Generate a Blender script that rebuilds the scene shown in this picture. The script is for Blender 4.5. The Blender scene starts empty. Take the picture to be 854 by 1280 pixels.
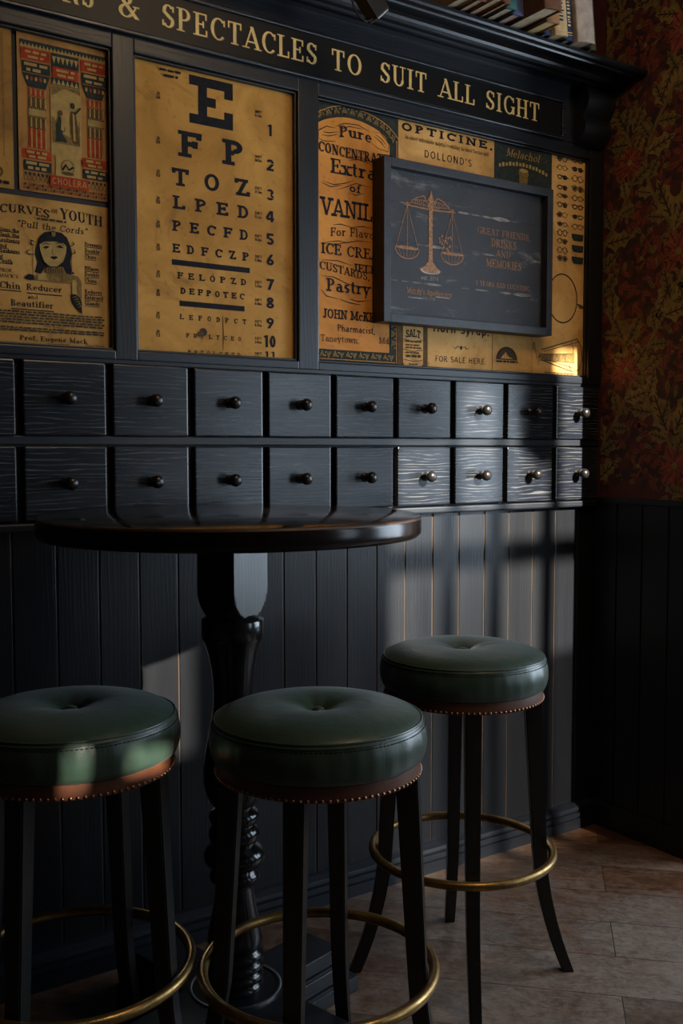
import bpy, bmesh, math, random
from mathutils import Vector, Matrix
from math import sin, cos, pi, radians, sqrt, atan2, hypot
random.seed(7)
SC = bpy.context.scene
COL = SC.collection

# ------------------------------------------------------------------ camera
CAM = Vector((-2.58775722, -2.29626755, 1.27))
FOC = 1245.99484                      # focal length in pixels of the 854x1280 frame
PITCH, ROLL, YAW = 0.0615803, -0.00085636, 0.59115806
FW = Vector((sin(YAW)*cos(PITCH), cos(YAW)*cos(PITCH), -sin(PITCH)))
RT0 = Vector((cos(YAW), -sin(YAW), 0)); UP0 = RT0.cross(FW)
RT = RT0*cos(ROLL) + UP0*sin(ROLL); UPV = UP0*cos(ROLL) - RT0*sin(ROLL)
cd = bpy.data.cameras.new('camera'); cam = bpy.data.objects.new('camera', cd); COL.objects.link(cam)
mw = Matrix((RT, UPV, -FW)).transposed().to_4x4(); mw.translation = CAM
cam.matrix_world = mw
cd.sensor_fit = 'AUTO'; cd.sensor_width = 36; cd.lens = FOC/1280*36; cd.clip_start = .05; cd.clip_end = 200
SC.camera = cam

def W(x, y, Y=.02):
    """point of the vertical plane at depth Y seen at pixel x, y -> (X, Z)"""
    d = FW + RT*((x-427)/FOC) - UPV*((y-640)/FOC)
    t = (Y-CAM.y)/d.y
    p = CAM + d*t
    return p.x, p.z

# ------------------------------------------------------------------ world, sun, window light, exposure
wd = bpy.data.worlds.new('world'); SC.world = wd; wd.use_nodes = True
bg = wd.node_tree.nodes['Background']
bg.inputs[0].default_value = (.55, .68, 1, 1); bg.inputs[1].default_value = .25

SUNDIR = Vector((-.20, 1, -.45)).normalized()
sl = bpy.data.lights.new('sun', 'SUN'); sl.energy = 27; sl.angle = radians(.85); sl.color = (1, .93, .80)
so = bpy.data.objects.new('sun', sl); COL.objects.link(so)
so.rotation_euler = SUNDIR.to_track_quat('-Z', 'Y').to_euler(); so.location = (2, -6, 5)

def area(name, loc, aim, sx, sy, power, color):
    l = bpy.data.lights.new(name, 'AREA'); l.shape = 'RECTANGLE'; l.size = sx; l.size_y = sy
    l.energy = power; l.color = color
    o = bpy.data.objects.new(name, l); COL.objects.link(o); o.location = loc
    o.rotation_euler = Vector(aim).to_track_quat('-Z', 'Y').to_euler()
    return o
area('bay_window_daylight', (1.27, -1.42, 1.35), (-1, 0, -.12), 1.25, 1.6, 66, (.70, .85, 1))
area('street_window_daylight', (.78, -3.36, 1.55), (0, 1, 0), .80, 1.8, 19, (.70, .85, 1))
area('warm_fill_light', (-1.0, -1.9, 3.1), (.35, .25, -1), .8, .8, 16, (1, .72, .44))  # added warm fill without a fitting, lifts wallpaper and posters

vs = SC.view_settings
vs.view_transform = 'Standard'; vs.look = 'None'; vs.gamma = 1; vs.use_curve_mapping = False
vs.exposure = 0.0
SC.cycles.max_bounces = 8; SC.cycles.sample_clamp_indirect = 4
SC.cycles.caustics_reflective = False; SC.cycles.caustics_refractive = False

# ------------------------------------------------------------------ materials
class N:
    def __init__(s, name):
        s.m = bpy.data.materials.new(name); s.m.use_nodes = True
        s.t = s.m.node_tree; s.b = s.t.nodes['Principled BSDF']
    def n(s, typ, **kw):
        o = s.t.nodes.new(typ)
        for k, v in kw.items():
            if k.startswith('i_'):
                key = k[2:]; key = int(key) if key.isdigit() else key.replace('_', ' ')
                o.inputs[key].default_value = v
            else: setattr(o, k, v)
        return o
    def l(s, a, b): s.t.links.new(a, b)
    def ramp(s, fac, stops):
        r = s.n('ShaderNodeValToRGB'); e = r.color_ramp.elements
        while len(e) < len(stops): e.new(.5)
        for q, (p, c) in zip(e, stops):
            q.position = p; q.color = (*c, 1) if len(c) == 3 else c
        s.l(fac, r.inputs[0]); return r
    def coords(s, scale=(1, 1, 1), rot=(0, 0, 0), kind='Object', rand=0):
        tc = s.n('ShaderNodeTexCoord'); mp = s.n('ShaderNodeMapping')
        mp.inputs['Scale'].default_value = scale; mp.inputs['Rotation'].default_value = rot
        s.l(tc.outputs[kind], mp.inputs[0])
        if rand:
            oi = s.n('ShaderNodeObjectInfo'); mu = s.n('ShaderNodeMath', operation='MULTIPLY', i_1=rand)
            s.l(oi.outputs['Random'], mu.inputs[0])
            cb = s.n('ShaderNodeCombineXYZ'); s.l(mu.outputs[0], cb.inputs[0]); s.l(mu.outputs[0], cb.inputs[2])
            ad = s.n('ShaderNodeVectorMath', operation='ADD'); s.l(mp.outputs[0], ad.inputs[0]); s.l(cb.outputs[0], ad.inputs[1])
            return ad.outputs[0]
        return mp.outputs[0]
    def noise(s, vec, scale, detail=4, rough=.55, dist=0):
        o = s.n('ShaderNodeTexNoise', i_Scale=scale, i_Detail=detail, i_Roughness=rough, i_Distortion=dist)
        s.l(vec, o.inputs['Vector']); return o.outputs['Fac']
    def bump(s, h, strength=.3, dist=.002):
        b = s.n('ShaderNodeBump', i_Strength=strength, i_Distance=dist)
        s.l(h, b.inputs['Height']); s.l(b.outputs[0], s.b.inputs['Normal']); return b

def plain(name, col, rough=.5, metal=0, var=.25, scale=30, coat=0, bump=.1, spec=None):
    m = N(name); v = m.coords()
    f = m.noise(v, scale)
    r = m.ramp(f, [(.25, tuple(c*(1-var) for c in col)), (.75, tuple(min(1, c*(1+var)) for c in col))])
    m.l(r.outputs[0], m.b.inputs['Base Color'])
    m.b.inputs['Roughness'].default_value = rough; m.b.inputs['Metallic'].default_value = metal
    m.b.inputs['Coat Weight'].default_value = coat
    if spec is not None: m.b.inputs['Specular IOR Level'].default_value = spec
    if bump: m.bump(f, bump, .001)
    return m.m

def painted_wood(name, col=(.011, .012, .015), worn=(.05, .05, .052), rough=.34, rand=40, axis='X', grain=.5, bump=.35, spec=.5):
    """dark paint over coarse-grained pine: the grain stands proud and is rubbed paler"""
    m = N(name)
    sc = {'X': (.16, 1, 1), 'Z': (1, 1, .10)}[axis]
    v = m.coords(scale=sc, rand=rand)
    nz = m.noise(v, 9, 3, .5)
    mixv = m.n('ShaderNodeVectorMath', operation='SCALE'); 
    wv = m.n('ShaderNodeTexWave', wave_type='BANDS', bands_direction='Z' if axis == 'X' else 'X', wave_profile='SAW',
             i_Scale=30, i_Distortion=11, i_Detail=2.5, i_Detail_Scale=.8)
    m.l(v, wv.inputs['Vector'])
    fine = m.noise(m.coords(scale=(3, 40, 60) if axis == 'X' else (60, 40, 3), rand=rand), 4, 3, .6)
    g = m.ramp(wv.outputs['Fac'], [(.68, (0, 0, 0)), (.95, (1, 1, 1)), (1, (.1, .1, .1))])
    mul = m.n('ShaderNodeMath', operation='MULTIPLY'); m.l(g.outputs[0], mul.inputs[0])
    fr = m.ramp(fine, [(.42, (0, 0, 0)), (.62, (1, 1, 1))]); m.l(fr.outputs[0], mul.inputs[1])
    mu2 = m.n('ShaderNodeMath', operation='MULTIPLY', i_1=grain); m.l(mul.outputs[0], mu2.inputs[0])
    mx = m.n('ShaderNodeMix', data_type='RGBA'); mx.inputs['A'].default_value = (*col, 1); mx.inputs['B'].default_value = (*worn, 1)
    m.l(mu2.outputs[0], mx.inputs['Factor']); m.l(mx.outputs['Result'], m.b.inputs['Base Color'])
    rr = m.n('ShaderNodeMapRange', i_3=rough-.07, i_4=rough+.14); m.l(nz, rr.inputs[0]); m.l(rr.outputs[0], m.b.inputs['Roughness'])
    m.b.inputs['Specular IOR Level'].default_value = spec
    ad = m.n('ShaderNodeMath', operation='ADD'); m.l(g.outputs[0], ad.inputs[0]); m.l(fine, ad.inputs[1])
    m.bump(ad.outputs[0], bump, .0012)
    return m.m

M = {}
M['paint'] = painted_wood('black_blue_painted_wood', (.0060, .0080, .0125), (.020, .023, .030), grain=.25, bump=.15)
M['drawer'] = painted_wood('painted_drawer_wood', (.0062, .0086, .0140), (.17, .165, .155), .24, 60, 'X', .6, .13)
M['stile'] = painted_wood('painted_upright_wood', (.0055, .006, .0078), (.022, .023, .026), axis='Z', grain=.25, bump=.15)
M['plank'] = painted_wood('painted_wainscot_wood', (.0056, .0064, .0085), (.020, .020, .021), .29, 0, 'Z', .3, .15)
M['cornice_paint'] = painted_wood('glossy_cornice_paint', (.0060, .0080, .0125), (.03, .034, .04), .26, 40, 'X', .3, .06)
M['gap'] = plain('dark_gap', (.006, .0055, .006), .6)
M['groove'] = plain('rubbed_groove_wood', (.045, .023, .010), .6, var=.9, scale=7)
M['board'] = plain('black_gloss_board', (.005, .0045, .0045), .38, spec=.25)
M['gilt'] = plain('gilt_paint', (.80, .55, .19), .5, .1, .2, 60)
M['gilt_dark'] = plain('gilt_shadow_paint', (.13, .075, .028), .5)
M['knob'] = plain('dark_bronze', (.045, .040, .038), .27, .7, .3, 40, bump=.03)
M['leather'] = None
M['brown'] = plain('brown_leather', (.10, .034, .016), .42, 0, .3, 25, bump=.15)
M['nail'] = plain('bronze_nail', (.30, .16, .10), .3, 1, .2)
M['ebony'] = painted_wood('ebonised_wood', (.0085, .008, .008), (.06, .045, .03), .30, 30, 'Z', .25, .08)
M['table'] = painted_wood('varnished_table_wood', (.010, .007, .006), (.02, .012, .008), .08, 10, 'X', .4, .02)
M['table_edge'] = plain('table_edge_varnish', (.009, .006, .005), .20, 0, .4, 20, spec=.28)
M['ebony_gloss'] = plain('glossy_black_turned_wood', (.010, .009, .009), .16, 0, .3, 20, bump=.03)
M['worn_edge'] = plain('worn_wood_edge', (.040, .017, .008), .5, 0, .8, 14)
M['steel'] = plain('steel_collar', (.42, .43, .45), .3, 1, .15)
M['black_metal'] = plain('black_metal', (.010, .010, .011), .4, .2)
M['glass'] = plain('lamp_lens', (.5, .5, .5), .1)

def leather():
    m = N('green_leather'); v = m.coords()
    f = m.noise(v, 14, 4); c = m.ramp(f, [(.3, (.023, .043, .030)), (.7, (.034, .060, .042))])
    m.l(c.outputs[0], m.b.inputs['Base Color'])
    vo = m.n('ShaderNodeTexVoronoi', i_Scale=420); m.l(v, vo.inputs['Vector'])
    rr = m.n('ShaderNodeMapRange', i_3=.31, i_4=.41); m.l(f, rr.inputs[0]); m.l(rr.outputs[0], m.b.inputs['Roughness'])
    m.b.inputs['Sheen Weight'].default_value = .12; m.b.inputs['Sheen Roughness'].default_value = .4
    b1 = m.n('ShaderNodeBump', i_Strength=.12, i_Distance=.0006); m.l(vo.outputs['Distance'], b1.inputs['Height'])
    w = m.noise(m.coords(scale=(1, 1, .35)), 38, 2, .5, .6)
    b2 = m.n('ShaderNodeBump', i_Strength=.22, i_Distance=.004); m.l(w, b2.inputs['Height']); m.l(b1.outputs[0], b2.inputs['Normal'])
    m.l(b2.outputs[0], m.b.inputs['Normal'])
    return m.m
M['leather'] = leather()

def brass():
    m = N('aged_brass'); v = m.coords(); f = m.noise(v, 18, 5, .6)
    c = m.ramp(f, [(.3, (.11, .06, .02)), (.55, (.27, .165, .055)), (.8, (.42, .29, .12))])
    m.l(c.outputs[0], m.b.inputs['Base Color']); m.b.inputs['Metallic'].default_value = .9
    r = m.ramp(f, [(.3, (.5,)*3), (.7, (.26,)*3)]); m.l(r.outputs[0], m.b.inputs['Roughness']); return m.m
M['brass'] = brass()

def paper(name, lo, hi, seed):
    """old varnished paper: blotches, fibres, foxing and a few scuffs"""
    m = N(name); tc = m.coords()
    ad = m.n('ShaderNodeVectorMath', operation='ADD'); ad.inputs[1].default_value = (seed*3.1, seed, seed*1.7); m.l(tc, ad.inputs[0]); v = ad.outputs[0]
    a = m.noise(v, 5, 6, .62, .8)
    c = m.ramp(a, [(.25, tuple(x*.62 for x in lo)), (.42, lo), (.62, hi), (.85, tuple(min(1, x*1.18) for x in hi))])
    fo = m.noise(v, 60, 3, .6); fr = m.ramp(fo, [(.60, (1, 1, 1)), (.78, (.62, .55, .45))])
    mx = m.n('ShaderNodeMix', data_type='RGBA', blend_type='MULTIPLY'); mx.inputs['Factor'].default_value = .75
    m.l(c.outputs[0], mx.inputs['A']); m.l(fr.outputs[0], mx.inputs['B'])
    st = m.noise(v, 2.2, 5, .7, 2.5); sr = m.ramp(st, [(.28, (.50, .42, .33)), (.40, (1, 1, 1))])
    mx2 = m.n('ShaderNodeMix', data_type='RGBA', blend_type='MULTIPLY'); mx2.inputs['Factor'].default_value = .8
    m.l(mx.outputs['Result'], mx2.inputs['A']); m.l(sr.outputs[0], mx2.inputs['B'])
    m.l(mx2.outputs['Result'], m.b.inputs['Base Color']); m.b.inputs['Roughness'].default_value = .62; m.b.inputs['Specular IOR Level'].default_value = .25
    m.bump(fo, .08, .0006)
    return m.m
M['paper_chart'] = paper('aged_chart_paper', (0.473, 0.217, 0.034), (0.644, 0.319, 0.063), 1)
M['paper_cream'] = paper('aged_cream_paper', (0.491, 0.239, 0.05), (0.635, 0.343, 0.089), 2)
M['paper_orange'] = paper('aged_orange_paper', (0.64, 0.233, 0.032), (0.814, 0.334, 0.058), 3)
M['paper_tan'] = paper('aged_tan_paper', (0.626, 0.319, 0.081), (0.835, 0.466, 0.147), 4)
M['paper_old'] = paper('foxed_paper', (0.33, 0.148, 0.027), (0.462, 0.229, 0.043), 5)
M['paper_remedy'] = paper('remedy_paper', (.40, .17, .035), (.52, .24, .055), 6)
M['ink'] = plain('black_ink', (.012, .012, .015), .6, var=.4, scale=80, spec=.12)
M['ink_soft'] = plain('worn_ink', (.06, .045, .03), .6, var=.4, scale=80, spec=.12)
M['ink_red'] = plain('red_ink', (0.39, 0.042, 0.012), .6, var=.35, scale=60, spec=.12)
M['ink_green'] = plain('dark_green_ink', (.030, .036, .030), .6, var=.4, scale=60, spec=.12)
M['ink_brown'] = plain('brown_ink', (0.12, 0.063, 0.02), .6, var=.35, scale=60, spec=.12)
M['ink_tone'] = plain('halftone_ink', (0.225, 0.129, 0.036), .6, var=.4, scale=120, spec=.12)
M['ink_pale'] = plain('pale_print', (0.45, 0.28, 0.085), .6, var=.2, scale=60, spec=.12)
M['slate'] = None
def slate():
    m = N('slate_grey_distressed_paint'); v = m.coords()
    a = m.noise(v, 7, 6, .68, .5); b = m.noise(m.coords(scale=(.5, 1, 1.6)), 11, 6, .75, .3)
    w = m.ramp(b, [(.57, (0, 0, 0)), (.72, (.6,)*3)])
    c = m.ramp(a, [(.3, (.026, .027, .033)), (.7, (.046, .048, .056))])
    mx = m.n('ShaderNodeMix', data_type='RGBA'); m.l(w.outputs[0], mx.inputs['Factor']); m.l(c.outputs[0], mx.inputs['A'])
    mx.inputs['B'].default_value = (.30, .295, .28, 1); m.l(mx.outputs['Result'], m.b.inputs['Base Color'])
    m.b.inputs['Roughness'].default_value = .6; m.bump(b, .15, .001); return m.m
M['slate'] = slate()
M['slate_frame'] = plain('dark_slate_frame_paint', (.030, .032, .040), .5, var=.35, scale=25)
M['copper'] = plain('copper_leaf', (.34, .155, .06), .5, .25, .6, 150)
M['chalk'] = plain('rubbed_white_edge', (.42, .39, .34), .8, var=.6, scale=50, spec=.12)

def floor_mat():
    m = N('worn_oak_floor')
    v = m.coords(rot=(0, 0, radians(45)))
    br = m.n('ShaderNodeTexBrick', offset=.43, squash=1.0, offset_frequency=2)
    br.inputs['Scale'].default_value = 1; br.inputs['Brick Width'].default_value = .83; br.inputs['Row Height'].default_value = .187
    br.inputs['Mortar Size'].default_value = .0014; br.inputs['Mortar Smooth'].default_value = .2; br.inputs['Bias'].default_value = 0
    br.inputs['Color1'].default_value = (0, 0, 0, 1); br.inputs['Color2'].default_value = (1, 1, 1, 1); br.inputs['Mortar'].default_value = (.5,)*3+(1,)
    m.l(v, br.inputs['Vector'])
    tone = m.ramp(br.outputs['Color'], [(0, (.085, .036, .016)), (.5, (.145, .062, .028)), (1, (.20, .095, .048))])
    ad = m.n('ShaderNodeVectorMath', operation='ADD'); m.l(v, ad.inputs[0])
    sc = m.n('ShaderNodeVectorMath', operation='SCALE'); sc.inputs['Scale'].default_value = 13; m.l(br.outputs['Color'], sc.inputs[0]); m.l(sc.outputs[0], ad.inputs[1])
    mp = m.n('ShaderNodeMapping'); mp.inputs['Scale'].default_value = (1.6, 14, 1); m.l(ad.outputs[0], mp.inputs[0])
    gr = m.noise(mp.outputs[0], 4, 6, .65, 1.2)
    g = m.ramp(gr, [(.36, (.22, .20, .19)), (.58, (1.0, 1.0, 1.0))])
    mx = m.n('ShaderNodeMix', data_type='RGBA', blend_type='MULTIPLY'); mx.inputs['Factor'].default_value = .8
    m.l(tone.outputs[0], mx.inputs['A']); m.l(g.outputs[0], mx.inputs['B'])
    # scuffs plus painted-in window sheen: greyer away from the walls, orange-brown along them
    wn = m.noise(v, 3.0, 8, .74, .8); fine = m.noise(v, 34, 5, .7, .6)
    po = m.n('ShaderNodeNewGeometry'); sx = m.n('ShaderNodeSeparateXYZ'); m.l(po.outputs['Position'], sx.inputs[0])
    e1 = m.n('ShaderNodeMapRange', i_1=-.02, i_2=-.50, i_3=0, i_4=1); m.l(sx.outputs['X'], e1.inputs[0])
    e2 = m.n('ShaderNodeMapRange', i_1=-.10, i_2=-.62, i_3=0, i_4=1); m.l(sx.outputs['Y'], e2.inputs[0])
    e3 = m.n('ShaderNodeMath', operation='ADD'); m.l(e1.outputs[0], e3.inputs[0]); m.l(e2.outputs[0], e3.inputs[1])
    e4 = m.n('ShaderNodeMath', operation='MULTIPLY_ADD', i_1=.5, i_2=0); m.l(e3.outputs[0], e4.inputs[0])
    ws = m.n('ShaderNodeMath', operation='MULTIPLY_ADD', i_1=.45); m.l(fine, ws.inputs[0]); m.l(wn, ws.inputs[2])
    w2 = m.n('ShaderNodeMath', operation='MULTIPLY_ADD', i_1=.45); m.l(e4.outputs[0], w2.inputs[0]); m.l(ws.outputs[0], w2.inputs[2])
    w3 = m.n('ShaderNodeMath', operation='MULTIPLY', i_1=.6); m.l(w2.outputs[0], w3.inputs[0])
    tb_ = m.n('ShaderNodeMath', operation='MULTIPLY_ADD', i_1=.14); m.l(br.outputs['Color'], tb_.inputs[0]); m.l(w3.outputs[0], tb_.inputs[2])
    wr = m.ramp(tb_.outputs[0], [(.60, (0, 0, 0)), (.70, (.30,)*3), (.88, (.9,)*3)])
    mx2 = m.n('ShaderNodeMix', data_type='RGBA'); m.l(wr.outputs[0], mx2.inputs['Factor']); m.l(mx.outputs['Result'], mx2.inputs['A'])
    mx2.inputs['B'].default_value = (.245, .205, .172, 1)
    mp2 = m.n('ShaderNodeMapping'); mp2.inputs['Scale'].default_value = (5, 42, 1); m.l(ad.outputs[0], mp2.inputs[0])
    g2 = m.ramp(m.noise(mp2.outputs[0], 5, 4, .7, 1.5), [(.38, (.45, .42, .40)), (.55, (1, 1, 1))])
    mxg = m.n('ShaderNodeMix', data_type='RGBA', blend_type='MULTIPLY'); mxg.inputs['Factor'].default_value = .65
    m.l(mx2.outputs['Result'], mxg.inputs['A']); m.l(g2.outputs[0], mxg.inputs['B'])
    g3 = m.ramp(fine, [(.36, (.55, .53, .52)), (.55, (1, 1, 1))])
    mxh = m.n('ShaderNodeMix', data_type='RGBA', blend_type='MULTIPLY'); mxh.inputs['Factor'].default_value = .6
    m.l(mxg.outputs['Result'], mxh.inputs['A']); m.l(g3.outputs[0], mxh.inputs['B']); mx2 = mxh
    mx3 = m.n('ShaderNodeMix', data_type='RGBA'); m.l(br.outputs['Fac'], mx3.inputs['Factor']); m.l(mx2.outputs['Result'], mx3.inputs['A'])
    mx3.inputs['B'].default_value = (.020, .014, .010, 1); m.l(mx3.outputs['Result'], m.b.inputs['Base Color'])
    rr = m.n('ShaderNodeMapRange', i_3=.24, i_4=.50); m.l(wn, rr.inputs[0]); m.l(rr.outputs[0], m.b.inputs['Roughness'])
    sb = m.n('ShaderNodeMath', operation='SUBTRACT'); m.l(gr, sb.inputs[0]); m.l(br.outputs['Fac'], sb.inputs[1])
    m.bump(sb.outputs[0], .3, .0016)
    return m.m
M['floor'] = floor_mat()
M['wallpaper'] = plain('wallpaper_ground', (.085, .018, .014), .7, 0, .35, 20)
M['wp_olive'] = plain('wallpaper_olive', (.17, .115, .03), .7, 0, .35, 40)
M['wp_gold'] = plain('wallpaper_gold', (.225, .145, .042), .65, 0, .35, 40)
M['wp_red'] = plain('wallpaper_red', (.27, .056, .030), .7, 0, .35, 40)
M['wp_rust'] = plain('wallpaper_rust', (.20, .042, .020), .7, 0, .35, 40)
M['wp_dark'] = plain('wallpaper_dark_leaf', (.04, .016, .012), .7, 0, .35, 40)
M['plaster'] = plain('dim_plaster', (.040, .028, .022), .8)
M['ceiling'] = plain('ceiling_paint', (.16, .13, .10), .8)
M['pages'] = plain('book_pages', (.42, .32, .20), .8, 0, .25, 90)

# ------------------------------------------------------------------ mesh building
class MB:
    def __init__(s): s.v = []; s.f = []; s.m = []; s.s = []
    def add(s, vs, fs, mat=0, smooth=False):
        o = len(s.v); s.v += [tuple(p) for p in vs]
        for f in fs: s.f.append([i+o for i in f]); s.m.append(mat); s.s.append(smooth)
        return s
    def box(s, x0, x1, y0, y1, z0, z1, mat=0, bev=0, mtx=None):
        bm = bmesh.new(); bmesh.ops.create_cube(bm, size=1)
        for v in bm.verts: v.co = Vector(((x0+x1)/2+v.co.x*(x1-x0), (y0+y1)/2+v.co.y*(y1-y0), (z0+z1)/2+v.co.z*(z1-z0)))
        if bev: bmesh.ops.bevel(bm, geom=bm.edges[:], offset=bev, segments=2, affect='EDGES', profile=.6)
        if mtx: bmesh.ops.transform(bm, matrix=mtx, verts=bm.verts)
        bm.verts.index_update()
        s.add([v.co for v in bm.verts], [[v.index for v in f.verts] for f in bm.faces], mat); bm.free(); return s
    def lathe(s, prof, seg=48, c=(0, 0, 0), axis='Z', mat=0, a0=0, smooth=True, fn=None):
        vs = []; n = len(prof)
        for k in range(seg):
            a = a0+2*pi*k/seg
            for i, (r, z) in enumerate(prof):
                rr = r if fn is None else fn(r, z, a)
                if axis == 'Z': p = (c[0]+rr*cos(a), c[1]+rr*sin(a), c[2]+z)
                else: p = (c[0]+rr*cos(a), c[1]-z, c[2]+rr*sin(a))      # axis '-Y': z grows towards the room
                vs.append(p)
        fs = []
        for k in range(seg):
            k2 = (k+1) % seg
            for i in range(n-1):
                f = [k*n+i, k2*n+i, k2*n+i+1, k*n+i+1]
                fs.append(f)
        s.add(vs, fs, mat, smooth); return s
    def tube(s, pts, r, seg=10, closed=False, mat=0):
        pts = [Vector(p) for p in pts]; n = len(pts); vs = []
        prev = None
        for i, p in enumerate(pts):
            a = pts[(i-1) % n] if closed or i > 0 else p; b = pts[(i+1) % n] if closed or i < n-1 else p
            t = (b-a).normalized()
            if prev is None: u = t.orthogonal().normalized()
            else: u = (prev - t*prev.dot(t)).normalized()
            prev = u; w = t.cross(u)
            rr = r[i] if isinstance(r, (list, tuple)) else r
            for k in range(seg):
                q = 2*pi*k/seg; vs.append(p+(u*cos(q)+w*sin(q))*rr)
        fs = []
        for i in range(n if closed else n-1):
            j = (i+1) % n
            for k in range(seg):
                k2 = (k+1) % seg; fs.append([i*seg+k, i*seg+k2, j*seg+k2, j*seg+k])
        if not closed: fs += [list(range(seg))[::-1], [(n-1)*seg+k for k in range(seg)]]
        s.add(vs, fs, mat, True); return s
    def sweep(s, prof, x0, x1, mat=0):
        """profile of (y, z) points extruded along X, capped"""
        n = len(prof)
        vs = [(x0, y, z) for y, z in prof]+[(x1, y, z) for y, z in prof]
        fs = [[i, (i+1) % n, n+(i+1) % n, n+i] for i in range(n)]+[list(range(n))[::-1], [n+i for i in range(n)]]
        s.add(vs, fs, mat); return s
    def prism(s, poly, z0, z1, mat=0):
        n = len(poly); vs = [(x, y, z0) for x, y in poly]+[(x, y, z1) for x, y in poly]
        fs = [[i, (i+1) % n, n+(i+1) % n, n+i] for i in range(n)]+[list(range(n))[::-1], [n+i for i in range(n)]]
        s.add(vs, fs, mat); return s
    def build(s, name, mats, parent=None, loc=None, sharp=35, recalc=True):
        me = bpy.data.meshes.new(name); me.from_pydata(s.v, [], s.f)
        if recalc:
            bm = bmesh.new(); bm.from_mesh(me); bmesh.ops.recalc_face_normals(bm, faces=bm.faces); bm.to_mesh(me); bm.free()
        if not isinstance(mats, (list, tuple)): mats = [mats]
        for m in mats: me.materials.append(M[m] if isinstance(m, str) else m)
        me.polygons.foreach_set('material_index', s.m); me.polygons.foreach_set('use_smooth', s.s)
        me.update()
        if any(s.s): me.set_sharp_from_angle(angle=radians(sharp))
        o = bpy.data.objects.new(name, me); COL.objects.link(o)
        if parent: o.parent = parent
        if loc: o.location = loc
        return o

def tag(o, label=None, cat=None, group=None, kind=None):
    if label: o['label'] = label
    if cat: o['category'] = cat
    if group: o['group'] = group
    if kind: o['kind'] = kind
    return o
def thing(name, label, cat, loc=(0, 0, 0), rz=0, group=None):
    o = bpy.data.objects.new(name, None); COL.objects.link(o); o.location = loc; o.rotation_euler = (0, 0, rz)
    o.empty_display_size = .1
    return tag(o, label, cat, group)
def struct(mb, name, mats):
    return tag(mb.build(name, mats), kind='structure')
def copy_tree(o, parent=None):
    c = o.copy(); COL.objects.link(c)
    if parent: c.parent = parent
    for ch in [x for x in o.children]: copy_tree(ch, c)
    return c

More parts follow.
